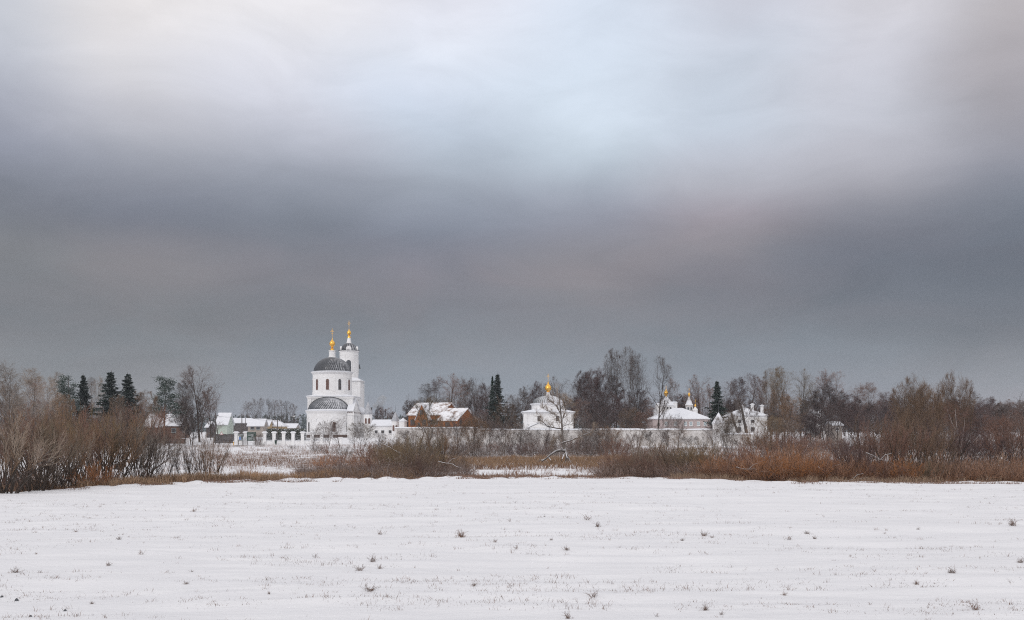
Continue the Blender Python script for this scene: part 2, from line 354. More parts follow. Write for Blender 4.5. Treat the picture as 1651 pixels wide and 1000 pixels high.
def kids(P, R, n, t0, t1, ang, L, K, wob, up, rng, rr=.6, tip=.35, rmin=0, taperL=.5, rmax=9, env=None):
    N, KK, _ = P.shape
    t = (np.arange(n)[None]+rng.uniform(0, 1, (N, n)))/n*(t1-t0)+t0
    s = np.clip(t*(KK-1), 0, KK-1.001); i = s.astype(int); f = (s-i)[..., None]; ii = np.arange(N)[:, None]
    p = P[ii, i]*(1-f)+P[ii, i+1]*f; T = norm(P[ii, i+1]-P[ii, i]); r0 = R[ii, i]*(1-f[..., 0])+R[ii, i+1]*f[..., 0]
    rv = rng.normal(0, 1, (N, n, 3)); perp = norm(rv-(rv*T).sum(-1, keepdims=True)*T)
    a = np.radians(rng.uniform(ang[0], ang[1], (N, n)))[..., None]
    d = T*np.cos(a)+perp*np.sin(a); d[..., 2] += up*1.5
    Lp = np.linalg.norm(P[:, -1]-P[:, 0], axis=-1)[:, None] if isinstance(L, tuple) else None
    LL = (Lp*rng.uniform(L[0], L[1], (N, n)) if isinstance(L, tuple) else L*rng.uniform(.6, 1.25, (N, n)))*(1-taperL*(t-t0)/(t1-t0+1e-6))
    if env:
        dd = norm(d); E = np.array(env[1]); q = (p-np.array(env[0]))/E; v = dd/E; A = (v*v).sum(-1); Bq = (q*v).sum(-1); Cq = (q*q).sum(-1)-1
        dist = (-Bq+np.sqrt(np.maximum(Bq*Bq-A*Cq, 0)))/A; dist = np.where((Bq*Bq-A*Cq) > 0, np.maximum(dist, .15), .15)
        LL = np.minimum(LL, dist*rng.uniform(.75, 1.06, LL.shape))
    C = grow(p.reshape(-1, 3), d.reshape(-1, 3), LL.reshape(-1), K, wob, up, rng)
    r = np.clip(r0.reshape(-1)*rr, rmin, rmax); RR = r[:, None]*np.linspace(1, tip, K)[None]
    return C, RR
def deciduous(seed, H=18, limbs=16, t0=.25, limbL=.34, ang=(25, 50), up=.10, sub=9, tw=9, twL=.9, twR=.013, droop=0.0, trunks=1, trunkR=.016, topL=.35, wob=.10, spread=.0, subL=(.28, .5), third=0):
    rng = np.random.RandomState(seed)
    d = np.stack([rng.normal(0, .03+spread, trunks), rng.normal(0, .03+spread, trunks), np.ones(trunks)], 1)
    P0 = grow(np.stack([rng.normal(0, .12*(trunks > 1), trunks)*2, rng.normal(0, .12*(trunks > 1), trunks)*2, np.full(trunks, -.25)], 1), d, np.full(trunks, H*.92)*rng.uniform(.85, 1.0, trunks), 9, .035+spread*.15, .02, rng)
    R0 = (H*trunkR/np.sqrt(trunks))*np.linspace(1, .12, 9)[None]**1.0*np.ones((trunks, 1))
    P1, R1 = kids(P0, R0, limbs, t0, .97, ang, H*limbL, 7, wob, up, rng, .55, .22, .02, 1-topL)
    P2, R2 = kids(P1, R1, sub, .12, 1., (22, 55), subL, 5, wob*1.3, up*.8-droop*.5, rng, .6, .4, .012, .3)
    P3, R3 = kids(P2, R2, tw, .1, 1., (20, 60), twL, 3, .18, .05-droop, rng, .7, .5, twR, .2, twR*1.3)
    P3b, R3b = kids(P1, R1, tw, .4, 1., (20, 55), twL, 3, .15, .05-droop, rng, .4, .5, twR, .2, twR*1.3)
    tr = merge([tubes(P0, R0, 7), tubes(P1, R1, 4)])
    cr = merge([tubes(P2, R2, 3), tubes(P3, R3, 3), tubes(P3b, R3b, 3)])
    return ('trunk', tr), ('crown', cr)
def shrub(seed, H=5, stems=26, spread=.42, sub=10, tw=8, subL=(.25, .42), twL=.55, r=.032, twR=.0075, base=.5, up=.05, t0=.22, lean=(0, 0)):
    rng = np.random.RandomState(seed)
    a = rng.uniform(0, 2*PI, stems); q = np.sqrt(rng.uniform(0, 1, stems))
    st = np.stack([np.cos(a)*q*base, np.sin(a)*q*base, np.full(stems, -.2)], 1)
    d = np.stack([np.cos(a)*q*spread*1.5+lean[0], np.sin(a)*q*spread*1.5+lean[1], np.ones(stems)], 1)
    L = H*rng.uniform(.7, 1.08, stems)
    P0 = grow(st, d, L, 7, .11, up, rng); R0 = (r*rng.uniform(.6, 1.3, stems))[:, None]*np.linspace(1, .22, 7)[None]
    P1, R1 = kids(P0, R0, sub, t0, .98, (15, 42), subL, 5, .10, up, rng, .6, .4, twR*1.2, .45)
    P2, R2 = kids(P1, R1, tw, .1, 1., (15, 45), twL, 3, .10, .06, rng, .7, .5, twR, .3, twR*1.4)
    return ('stems', tubes(P0, R0, 4)), ('twigs', merge([tubes(P1, R1, 3), tubes(P2, R2, 3)]))
def tri_cloud(C, size, rng, flat=.0):
    N = len(C); a = norm(rng.normal(0, 1, (N, 3))*np.array([1, 1, 1-flat])); bb = norm(np.cross(a, rng.normal(0, 1, (N, 3))))
    s = (size*rng.uniform(.5, 1.3, N))[:, None]
    V = np.stack([C-a*s, C+a*s*.6+bb*s*.35, C+a*s*.6-bb*s*.35], 1).reshape(-1, 3)
    return V, np.arange(3*N).reshape(N, 3)
def spruce(seed, H=16, Wd=5.4, dens=1.15):
    rng = np.random.RandomState(seed); lv = int(34*dens); C = []; SP = []
    P0 = grow(np.array([[0, 0, -.3]]), np.array([[0, 0, 1.]]), np.array([H+.3]), 6, .008, .1, rng); R0 = np.linspace(H*.014, .02, 6)[None]
    for i in range(lv):
        t = .07+.92*i/lv; z = H*t; n = int(rng.randint(7, 11)); prof = (1-t)**.85*(1+.16*rng.normal())+.03
        for k in range(n):
            a = rng.uniform(0, 2*PI); L = Wd*.5*prof*rng.uniform(.55, 1.25)
            if rng.rand() < .08: continue
            ss = np.linspace(.12, 1, max(4, int(10*prof+4))); s = np.repeat(ss, 6)
            droop = -.35*s*L+.22*(s**3)*L
            w = .16*L*(1-s*.6)+.05
            C.append(np.stack([np.cos(a)*s*L+rng.normal(0, 1, len(s))*w, np.sin(a)*s*L+rng.normal(0, 1, len(s))*w, z+droop-np.abs(rng.normal(0, .16, len(s)))], 1))
            SP.append([[0, 0, z], [np.cos(a)*L*.5, np.sin(a)*L*.5, z-.16*L], [np.cos(a)*L, np.sin(a)*L, z-.13*L]])
    C = np.concatenate(C); SP = np.array(SP, float)
    c = tri_cloud(C, .22, rng, .3); t2 = grow(np.array([[0, 0, H*.97]]), np.array([[0, 0, 1.]]), np.array([H*.04]), 3, 0, 1, rng)
    return ('trunk', merge([tubes(P0, R0, 6), tubes(SP, np.tile([[.04, .025, .01]], (len(SP), 1)), 3)])), ('crown', merge([c]))
def pine(seed, H=15, Wd=5, t0=.4):
    rng = np.random.RandomState(seed)
    P0 = grow(np.array([[0, 0, -.3]]), np.array([[0, 0, 1.]]), np.array([H*.97]), 8, .03, .05, rng); R0 = np.linspace(H*.016, .04, 8)[None]
    P1, R1 = kids(P0, R0, 26, t0, .99, (45, 85), Wd*.62, 5, .12, .06, rng, .45, .3, .02, .62)
    P2, R2 = kids(P1, R1, 6, .3, 1., (25, 60), .9, 3, .15, .1, rng, .6, .5, .01, .2)
    tips = np.concatenate([P2[:, -1], P2[:, 1], P1[:, -1]]); C = (tips[:, None]+rng.normal(0, 1, (len(tips), 34, 3))*np.array([.36, .36, .22])).reshape(-1, 3)
    return ('trunk', merge([tubes(P0, R0, 6), tubes(P1, R1, 4), tubes(P2, R2, 3)])), ('crown', merge([tri_cloud(C, .16, rng)]))
def extent(parts):
    V = np.concatenate([p[1][0] for p in parts]); q = np.percentile(V, [1.5, 98.5], axis=0)
    return (q[1][0]-q[0][0]+q[1][1]-q[0][1])/2, V[:, 2].max()
PROTO = {}
def proto(key, parts):
    w, h = extent(parts); print(key, round(w, 2), round(h, 2), sum(len(q) for p in parts for q in p[1][1])); PROTO[key] = dict(w=w, h=h, parts=[(n, mesh_np(key+'_'+n, v, f)) for n, (v, f) in [(p[0], p[1]) for p in parts]])
def fix(parts): return [(n, (v, f if isinstance(f, list) else [f])) for n, (v, f) in parts]
def P_(key, parts): proto(key, fix(parts))
def crown(seed, H, Wd, c0=.2, limbs=18, ang=(18, 48), up=.06, sub=10, tw=9, tw2=4, twR=.011, trunkR=.0105, wob=.09, droop=0., trunks=1, spread=.0, low=.7, fine=.5):
    """a bare crown whose twigs end on an uneven egg-shaped outline"""
    rng = np.random.RandomState(seed); env = ((0, 0, H*(1+c0)/2), (Wd/2, Wd/2, H*(1-c0)/2*1.01))
    a = rng.uniform(0, 2*PI)+np.arange(trunks)*2*PI/trunks; d = np.stack([np.cos(a)*spread, np.sin(a)*spread, np.ones(trunks)], 1)+rng.normal(0, .03, (trunks, 3))
    P0 = grow(np.stack([np.cos(a)*.15*(trunks > 1), np.sin(a)*.15*(trunks > 1), np.full(trunks, -.25)], 1), d, H*.93*rng.uniform(.86, 1., trunks), 10, .035, .02, rng)
    R0 = (H*trunkR/trunks**.35)*np.linspace(1, .10, 10)[None]*np.ones((trunks, 1))
    P1, R1 = kids(P0, R0, limbs, c0*low, .97, ang, H*.75, 8, wob, up, rng, .52, .2, .018, .35, .5, env)
    P2, R2 = kids(P1, R1, sub, .15, 1., (22, 58), (.28, .55), 5, wob*1.3, up*.7-droop*.4, rng, .62, .3, twR*1.3, .35, .08, env)
    P3, R3 = kids(P2, R2, tw, .1, 1., (20, 60), (.35, .7), 4, .16, .03-droop, rng, .6, .5, twR*.9, .3, twR*1.4, env)
    P4, R4 = kids(P3, R3, tw2, .1, 1., (20, 60), fine, 3, .18, .03-droop, rng, .8, .5, twR*.75, .2, twR)
    P5, R5 = kids(P1, R1, tw, .3, 1., (25, 60), fine*1.6, 4, .15, .03-droop, rng, .3, .5, twR*.8, .2, twR)
    return ('trunk', merge([tubes(P0, R0, 7), tubes(P1, R1, 4), tubes(P2, R2, 3)])), ('crown', merge([tubes(P3, R3, 3), tubes(P4, R4, 3), tubes(P5, R5, 3)]))
for i in range(3): P_('birch%d' % i, crown(11+i, 18, 6.6+i*.5, .14, 22, (20, 42), .05, 8, 7, 3, .010, .009, droop=.10, fine=.7))
for i in range(3): P_('lime%d' % i, crown(31+i, 18, 10-i, .20, 14, (20, 50), .07, 10, 7, 2, .011, .011))
for i in range(4): P_('oval%d' % i, crown(41+i, 16, 9-i*.8, .08, 18, (22, 52), .07, 10, 8, 4, .0115, .0085, trunks=1+(i % 2), spread=.09))
for i in range(2): P_('poplar%d' % i, crown(51+i, 16, 5.6, .22, 14, (16, 36), .08, 7, 7, 2, .011, .008))
for i in range(2): P_('tall%d' % i, crown(61+i, 22, 10, .35, 8, (14, 36), .06, 9, 7, 3, .011, .0085, trunks=3, spread=.10))
for i in range(2): P_('crackwillow%d' % i, crown(71+i, 9, 7, .14, 9, (16, 42), .08, 9, 8, 3, .006, .010, trunks=5, spread=.28, fine=.35))
for i in range(3): P_('young%d' % i, crown(81+i, 6.2, 4.6, .22, 15, (22, 52), .06, 8, 7, 3, .0048, .0085, fine=.24, trunks=1+(i == 1), spread=.1))
for i in range(4): P_('willow%d' % i, shrub(101+i, 5, 19, .60, 10, 8, (.20, .38), .5, .046, .0062, .5, .05, .52))
for i in range(2): P_('dense%d' % i, shrub(111+i, 3.2, 30, .85, 10, 9, (.3, .55), .42, .017, .006, .8, -.01, .15))
for i in range(2): P_('sparse%d' % i, shrub(121+i, 4.4, 11, .42, 9, 6, (.2, .36), .38, .034, .006, .3, .04, .3))
for i in range(2): P_('frost%d' % i, shrub(131+i, 2.6, 24, .6, 8, 7, (.3, .5), .32, .016, .007, .6, .02, .15))
for i in range(2): P_('spruce%d' % i, spruce(141+i))
for i in range(2): P_('pine%d' % i, pine(151+i, 15, 5, .25 if i == 0 else .38))
ORD = ['', 'first', 'second', 'third', 'fourth', 'fifth', 'sixth', 'seventh', 'eighth', 'ninth', 'tenth', 'eleventh', 'twelfth', 'thirteenth', 'fourteenth', 'fifteenth', 'sixteenth', 'seventeenth', 'eighteenth', 'nineteenth', 'twentieth']
for t_ in ('twenty', 'thirty', 'forty', 'fifty'):
    for k in range(1, 10): ORD.append(t_+'-'+ORD[k])
    ORD.append({'twenty': 'thirtieth', 'thirty': 'fortieth', 'forty': 'fiftieth', 'fifty': 'sixtieth'}[t_])
CNT = {}
BARKS = dict(birch='bark_grey', lime='bark_black', oval='bark_black', poplar='bark_dark', tall='bark_black', crackwillow='bark_black', young='bark_dark', willow='bark_black', dense='bark_black', sparse='bark_black', frost='twig_brown', spruce='bark_dark', pine='bark_pine')
NAMES = dict(birch='bare_birch', lime='bare_lime_tree', oval='bare_tree', poplar='bare_poplar', tall='bare_tall_tree', crackwillow='bare_willow_tree', young='young_bare_tree', willow='willow_shrub', dense='bush', sparse='bare_shrub', frost='frosted_bush', spruce='spruce', pine='pine')
TREES = ('birch', 'lime', 'oval', 'poplar', 'tall', 'crackwillow', 'young', 'spruce', 'pine')
vr = random.Random(5)
def plant(kind, px, top, Y, wpx, mat, label=None, group=None, bark=None, rot=None, zoff=0):
    n = 1+max(int(k[len(kind):]) for k in PROTO if k.startswith(kind) and k[len(kind):].isdigit()); i = CNT.get(kind, 0); CNT[kind] = i+1
    pr = PROTO[kind+str(i % n)]
    x = at(px, Y); z = gz(x, Y)+zoff; H = zt(top, Y)-z; sz = H/pr['h']; sw = wpx/F*Y/pr['w']
    sw = min(max(sw, sz*(.85 if kind in ('willow', 'dense') else .5)), sz*2.2)
    r = empty(NAMES[kind], (x, Y, z), rot if rot is not None else vr.uniform(0, 6.28), label, 'tree' if kind in TREES else 'shrub', group)
    r.scale = (sw, sw, sz)
    for pn, me in pr['parts']:
        o = bpy.data.objects.new(pn, me); COL.objects.link(o); o.parent = r
        first = pn in ('trunk', 'stems'); m = M[bark or BARKS[kind]] if first else mat
        if not me.materials: me.materials.append(m)
        o.material_slots[0].link = 'OBJECT'; o.material_slots[0].material = m
    return r
def row(items, desc, where, group):
    """items (kind, px, top, Y, wpx, mat); labels run from the left of the row"""
    items = sorted(items, key=lambda t: t[1])
    for i, it in enumerate(items):
        d = desc if isinstance(desc, str) else desc[it[0]]
        plant(*it[:6], label='%s, %s from left %s' % (d, ORD[i+1], where), group=group)
exec_after = []
# ================================================================== building helpers
class MB:
    def __init__(s): s.v = []; s.f = []; s.T = Matrix()
    def at(s, x=0, y=0, z=0, rz=0): s.T = Matrix.Translation((x, y, z)) @ Matrix.Rotation(rz, 4, 'Z'); return s
    def add(s, vs, fs):
        o = len(s.v); s.v += [tuple(s.T @ Vector(v)) for v in vs]; s.f += [tuple(i+o for i in f) for f in fs]; return s
    def box(s, x0, x1, y0, y1, z0, z1):
        return s.add([(x0,y0,z0),(x1,y0,z0),(x1,y1,z0),(x0,y1,z0),(x0,y0,z1),(x1,y0,z1),(x1,y1,z1),(x0,y1,z1)],
                     [(3,2,1,0),(4,5,6,7),(0,1,5,4),(1,2,6,5),(2,3,7,6),(3,0,4,7)])
    def taper(s, w0, d0, w1, d1, z0, z1):
        return s.add([(-w0,-d0,z0),(w0,-d0,z0),(w0,d0,z0),(-w0,d0,z0),(-w1,-d1,z1),(w1,-d1,z1),(w1,d1,z1),(-w1,d1,z1)],
                     [(3,2,1,0),(4,5,6,7),(0,1,5,4),(1,2,6,5),(2,3,7,6),(3,0,4,7)])
    def prism_y(s, prof, y0, y1):        # profile in x,z extruded along y (counter-clockwise seen from -y)
        n = len(prof); return s.add([(x, y0, z) for x, z in prof]+[(x, y1, z) for x, z in prof],
            [tuple(range(n)), tuple(range(2*n-1, n-1, -1))]+[(i, i+n, (i+1) % n+n, (i+1) % n) for i in range(n)])
    def prism_x(s, prof, x0, x1):        # profile in y,z extruded along x
        n = len(prof); return s.add([(x0, y, z) for y, z in prof]+[(x1, y, z) for y, z in prof],
            [tuple(range(n)), tuple(range(2*n-1, n-1, -1))]+[(i, i+n, (i+1) % n+n, (i+1) % n) for i in range(n)])
    def lathe(s, prof, n=48, a0=0, a1=2*PI, cx=0, cy=0):
        full = abs(a1-a0-2*PI) < 1e-6; k = n if full else n+1; vs = []
        for r, z in prof:
            for i in range(k): a = a0+(a1-a0)*i/n; vs.append((cx+r*math.cos(a), cy+r*math.sin(a), z))
        fs = []
        for j in range(len(prof)-1):
            for i in range(n): i2 = (i+1) % k; fs.append((j*k+i, j*k+i2, (j+1)*k+i2, (j+1)*k+i))
        if full and prof[0][0] > .01: fs.append(tuple(range(k-1, -1, -1)))
        if full and prof[-1][0] > .01: fs.append(tuple((len(prof)-1)*k+i for i in range(k)))
        return s.add(vs, fs)
    def hip(s, x0, x1, y0, y1, z0, z1, ridge, axis='x', t=.18):   # hipped snow roof with a thick eave
        s.box(x0, x1, y0, y1, z0-t, z0)
        cx, cy = (x0+x1)/2, (y0+y1)/2
        p = [(cx-ridge/2, cy, z1), (cx+ridge/2, cy, z1)] if axis == 'x' else [(cx, cy-ridge/2, z1), (cx, cy+ridge/2, z1)]
        v = [(x0,y0,z0+.003),(x1,y0,z0+.003),(x1,y1,z0+.003),(x0,y1,z0+.003)]+p
        return s.add(v, [(0,1,5,4),(2,3,4,5),(1,2,5),(3,0,4),(3,2,1,0)] if axis == 'x' else [(0,1,4),(1,2,5,4),(2,3,5),(3,0,4,5),(3,2,1,0)])
    def gable(s, x0, x1, y0, y1, z0, z1, axis='x', t=.3):   # two slabs along axis
        if axis == 'x':
            c = (y0+y1)/2; s.prism_x([(y0,z0),(c,z1),(y1,z0),(y1,z0+t),(c,z1+t),(y0,z0+t)], x0, x1)
        else:
            c = (x0+x1)/2; s.prism_y([(x0,z0),(c,z1),(x1,z0),(x1,z0+t),(c,z1+t),(x0,z0+t)], y0, y1)
        return s
    def arch(s, w, z0, z1, y0, y1, n=8):  # round-topped panel, x across
        r = w/2; pr = [(-r, z0), (r, z0)]+[(r*math.cos(PI*i/n), z1-r+r*math.sin(PI*i/n)) for i in range(n+1)]
        return s.prism_y(pr, y0, y1)
    def tube(s, pts, r, k=6, r1=None):
        P = np.array([pts], float); R = np.linspace(r, r1 if r1 is not None else r, len(pts))[None]
        v, f = tubes(P, R, k); n = len(v)
        return s.add([tuple(a) for a in v], [tuple(a) for a in f]+[tuple(range(k-1, -1, -1)), tuple(range(n-k, n))])
    def each(s, name, mat, parent=None, smooth=False):     # one object per separate piece
        key = {}; par = []
        def find(i):
            while par[i] != i: par[i] = par[par[i]]; i = par[i]
            return i
        rep_ = []
        for v in s.v:
            k = tuple(round(c, 3) for c in v)
            if k not in key: key[k] = len(par); par.append(len(par))
            rep_.append(key[k])
        for f in s.f:
            for i in f[1:]: par[find(rep_[i])] = find(rep_[f[0]])
        g = {}
        for f in s.f: g.setdefault(find(rep_[f[0]]), []).append(f)
        for fs in g.values():
            o = MB(); m_ = {}
            for f in fs:
                for i in f:
                    if i not in m_: m_[i] = len(o.v); o.v.append(s.v[i])
                o.f.append(tuple(m_[i] for i in f))
            r = o.build(name, mat, parent, smooth)
        return r
    def build(s, name, mat, parent=None, smooth=False, label=None):
        me = bpy.data.meshes.new(name); me.from_pydata(s.v, [], s.f); me.materials.append(M[mat] if isinstance(mat, str) else mat)
        if smooth:
            for p in me.polygons: p.use_smooth = True
            try: me.set_sharp_from_angle(angle=math.radians(38))
            except Exception: pass
        me.update(); o = bpy.data.objects.new(name, me); COL.objects.link(o)
        if parent: o.parent = parent
        if label: o['label'] = label
        return o
def onion(r, z):   # profile of a gilded onion of radius r on a drum starting at height z
    return [(r*.42, z), (r*.46, z+r*.12), (r*.40, z+r*.22), (r*.50, z+r*.34), (r*.82, z+r*.62), (r*.98, z+r*.98), (r, z+r*1.25), (r*.90, z+r*1.62), (r*.66, z+r*1.98), (r*.38, z+r*2.3), (r*.16, z+r*2.65), (r*.075, z+r*3.1), (r*.045, z+r*3.6), (.02, z+r*3.9)]
def cross(mb, x, y, z, h, t=.07):
    t *= .5; h *= .86
    mb.box(x-t, x+t, y-t, y+t, z, z+h)
    mb.box(x-h*.26, x+h*.26, y-t*.8, y+t*.8, z+h*.66, z+h*.66+t*1.8)
    mb.box(x-h*.13, x+h*.13, y-t*.8, y+t*.8, z+h*.82, z+h*.82+t*1.8)
    c, d = h*.15, h*.05
    mb.add([(x-c,y-t*.8,z+h*.40+d),(x+c,y-t*.8,z+h*.40-d),(x+c,y+t*.8,z+h*.40-d),(x-c,y+t*.8,z+h*.40+d),(x-c,y-t*.8,z+h*.44+d),(x+c,y-t*.8,z+h*.44-d),(x+c,y+t*.8,z+h*.44-d),(x-c,y+t*.8,z+h*.44+d)],
           [(3,2,1,0),(4,5,6,7),(0,1,5,4),(1,2,6,5),(2,3,7,6),(3,0,4,7)])
    mb.lathe([(.01, z+h-.02), (.12, z+h+.08), (.01, z+h+.2)], 8, cx=x, cy=y)
def window(root, x, y, z0, z1, w, rz=0, arch=True, pane='glass', frame='plaster', label=None, fr=.13, bars=True, sill=True):
    """opening in a wall facing the direction -y turned by rz"""
    fo = MB().at(x, y, 0, rz)
    if arch: fo.arch(w+2*fr, z0-fr*.6, z1+fr, -.10, .1)
    else: fo.box(-w/2-fr, w/2+fr, -.10, .1, z0-fr, z1+fr)
    if sill: fo.box(-w/2-fr*1.4, w/2+fr*1.4, -.2, .1, z0-fr-.12, z0-fr*.62)
    p = MB().at(x, y, 0, rz)
    p.arch(w, z0, z1, -.112, .05) if arch else p.box(-w/2, w/2, -.112, .05, z0, z1)
    o = p.build('window', pane, root, label=label)
    fo.build('frame', frame, o)
    if bars:
        q = MB().at(x, y, 0, rz); q.box(-.025, .025, -.14, .0, z0, z1-.02); k = max(1, int((z1-z0)/.8))
        for i in range(1, k+1): zz = z0+(z1-z0)*i/(k+1); q.box(-w/2+.02, w/2-.02, -.138, .0, zz-.022, zz+.022)
        q.build('glazing_bar', 'door' if pane != 'glass_blue' else 'plaster', o)
    return o

# ================================================================== the big domed church
g0 = 1.25
ch = empty('church', (-46.9, 260, g0), 0, 'tall white church with dark snow-dusted dome, gold cupolas and round bell tower', 'church')
Z = lambda py, Y: zt(py, Y)-g0
BX = .25   # block centre offset
w = MB(); w.box(BX-5.75, BX+5.75, -4.6, 8.2, -.6, 10.55); w.build('wall', 'plaster', ch)
w = MB(); w.box(BX-6.0, BX+6.0, -4.85, 8.45, 10.2, 10.555).box(BX-5.87, BX+5.87, -4.72, 8.32, 9.95, 10.2); w.build('cornice', 'plaster', ch)
w = MB(); w.hip(BX-6.15, BX+6.15, -5.0, 8.6, 10.74, 12.0, .5, 'y'); w.build('snowy_roof', 'snow', ch)
w = MB(); w.box(BX-5.83, BX+5.83, -4.68, 8.28, -.5, .75); w.lathe([(5.66, -.5), (5.66, .75), (5.5, .8)], 40, PI, 2*PI, -.1, -4.6); w.build('plinth', 'stone_brown', ch)
# corner pilasters
w = MB()
for sx_ in (-1, 1): w.box(BX+sx_*5.3-.5, BX+sx_*5.3+.5, -4.75, -4.5, .75, 9.95)
w.each('pilaster', 'plaster', ch)
# apse
w = MB(); w.lathe([(5.55, -.5), (5.55, 6.1), (5.62, 6.1), (5.62, 6.35), (5.75, 6.4), (5.85, 6.6), (5.85, 6.75)], 56, PI, 2*PI, -.1, -4.6)
ap = w.build('apse', 'plaster', ch, True)
w = MB(); w.lathe([(5.92, 6.75), (5.98, 6.95), (5.3, 7.12), (4.7, 7.5)], 56, PI, 2*PI, -.1, -4.6); w.build('snowy_eave', 'snow', ap, True)
w = MB(); n = 14; prof = [(5.05*math.cos(i/n*PI/2), 7.0+3.35*math.sin(i/n*PI/2)**.95) for i in range(n)]+[(.02, 10.36)]
w.lathe(prof, 48, PI, 2*PI, 0, 0); ho = w.build('half_dome', 'conch', ap, True); ho.location = (-.1, -4.62, 0)
w = MB()
for i in range(24):
    a0, a1 = PI*i/24, PI*(i+1)/24
    f = lambda a, k: (-.1+k*math.cos(a), 7.0+k/5.05*3.37*math.sin(a))
    (x0, z0), (x1, z1), (x2, z2), (x3, z3) = f(a0, 5.0), f(a1, 5.0), f(a1, 5.3), f(a0, 5.3)
    w.add([(x0,-4.95,z0),(x1,-4.95,z1),(x2,-4.95,z2),(x3,-4.95,z3),(x0,-4.6,z0),(x1,-4.6,z1),(x2,-4.6,z2),(x3,-4.6,z3)], [(0,1,2,3),(0,4,5,1),(3,2,6,7)])
w.build('dark_flashing', 'dark_metal', ap)
for deg, pn in ((-52, 'glass'), (24, 'pane_red'), (66, 'glass')):
    a = math.radians(deg)
    window(ap, -.1+5.5*math.sin(a), -4.6-5.5*math.cos(a), 1.55, 3.95, .72, a, False, pn, fr=.16)
w = MB()     # blind arches over the apse windows
for deg in (-52, -14, 24, 66):
    a = math.radians(deg); w.at(-.1+5.53*math.sin(a), -4.6-5.53*math.cos(a), 0, a)
    for i in range(10):
        p0, p1 = PI*i/10, PI*(i+1)/10; f = lambda p, r: (r*math.cos(p), 4.2+r*math.sin(p))
        q = [f(p0, .95), f(p1, .95), f(p1, 1.1), f(p0, 1.1)]
        w.add([(x, -.1, z) for x, z in q]+[(x, .05, z) for x, z in q], [(0,1,2,3),(3,2,6,7),(0,4,5,1)])
w.each('blind_arch', 'plaster', ap)
# drum
w = MB(); w.lathe([(5.02, 10.5), (5.02, 15.4), (5.1, 15.45), (5.1, 15.6), (5.02, 15.65), (5.02, 16.45), (5.12, 16.5), (5.25, 16.75), (5.42, 16.85), (5.42, 17.0)], 64, cx=-.2, cy=.8)
w.lathe([(5.12, 10.5), (5.12, 11.9), (5.0, 12.0)], 64, cx=-.2, cy=.8)
dr = w.build('drum', 'plaster', ch, True)
for k in range(10):
    a = math.radians(-83.5+12.5+36*k-.5)+math.radians(-4)
    window(dr, -.2+4.98*math.sin(a), .8-4.98*math.cos(a), 12.35, 15.15, .82, a, True, 'pane_red' if k % 3 else 'glass', fr=.15, sill=False)
w = MB()
for k in range(10):
    a = math.radians(-57+36*k); w.at(-.2+5.02*math.sin(a), .8-5.02*math.cos(a), 0, a).box(-.28, .28, -.07, .1, 12.0, 16.45)
w.each('pilaster', 'plaster', dr)
w = MB(); w.lathe([(5.5, 17.0), (5.55, 17.14), (4.8, 17.3), (4.75, 17.2)], 64, cx=-.2, cy=.8); w.build('snowy_eave', 'snow', dr, True)
n = 16; prof = [(4.8*math.cos(i/n*PI/2), 3.95*math.sin(i/n*PI/2)) for i in range(n)]; prof = [p for p in prof if p[0] > .8]+[(.8, 3.93)]
w = MB(); w.lathe(prof, 64); dm = w.build('dome', 'dome', ch, True); dm.location = (-.2, .8, 17.15)
w = MB(); w.lathe([(.84, 20.9), (.84, 22.55), (.95, 22.6), (.95, 22.8), (.6, 22.85)], 24, cx=-.2, cy=.8); w.lathe([(1.0, 20.9), (1.0, 21.2), (.84, 21.25)], 24, cx=-.2, cy=.8); w.build('lantern', 'plaster', ch, True)
w = MB(); w.lathe([(.52, 22.8), (.5, 23.2), (.3, 23.35), (.34, 23.5), (.2, 23.65)]+[(r*1.0, z) for r, z in onion(.76, 23.7)], 24, cx=-.2, cy=.8); cu = w.build('cupola', 'gold', ch, True)
w = MB(); cross(w, -.2, .8, 26.5, 2.2); w.build('cross', 'gold', cu)
# side porch with pediment, facing +x, its near roof slope towards the viewer
PX = 6.35
w = MB(); w.box(4.95, PX, -7.0, 4.0, -.4, 6.9); po = w.build('porch', 'plaster', ch)
w = MB(); w.prism_x([(-7.2, 6.9), (4.2, 6.9), (-1.8, 10.1)], 5.1, PX+.03); w.build('pediment', 'plaster', po)
w = MB(); w.prism_x([(-7.5, 6.75), (-1.8, 10.0), (4.5, 6.75), (4.5, 6.95), (-1.8, 10.2), (-7.5, 6.95)], 4.9, PX+.3); w.build('snowy_roof', 'snow', po)
w = MB()
for y_ in (-6.6, -4.2, -1.8, .9, 3.5): w.lathe([(.34, -.3), (.3, 5.4), (.4, 5.45), (.4, 5.7)], 12, cx=PX+.08, cy=y_)
w.each('column', 'plaster', po, True)
w = MB(); w.box(4.93, PX+.5, -7.12, 4.12, 5.7, 5.95).box(4.94, PX+.4, -7.06, 4.06, 5.95, 6.9); w.build('entablature', 'plaster', po)
w = MB()
for k in range(6): w.box(PX+.39, PX+.43, -6.4+1.9*k, -5.6+1.9*k, 6.25, 6.65)
for k in range(3): w.box(5.1+.5*k, 5.35+.5*k, -7.09, -7.0, 6.25, 6.65)
w.each('frieze', 'door', po)
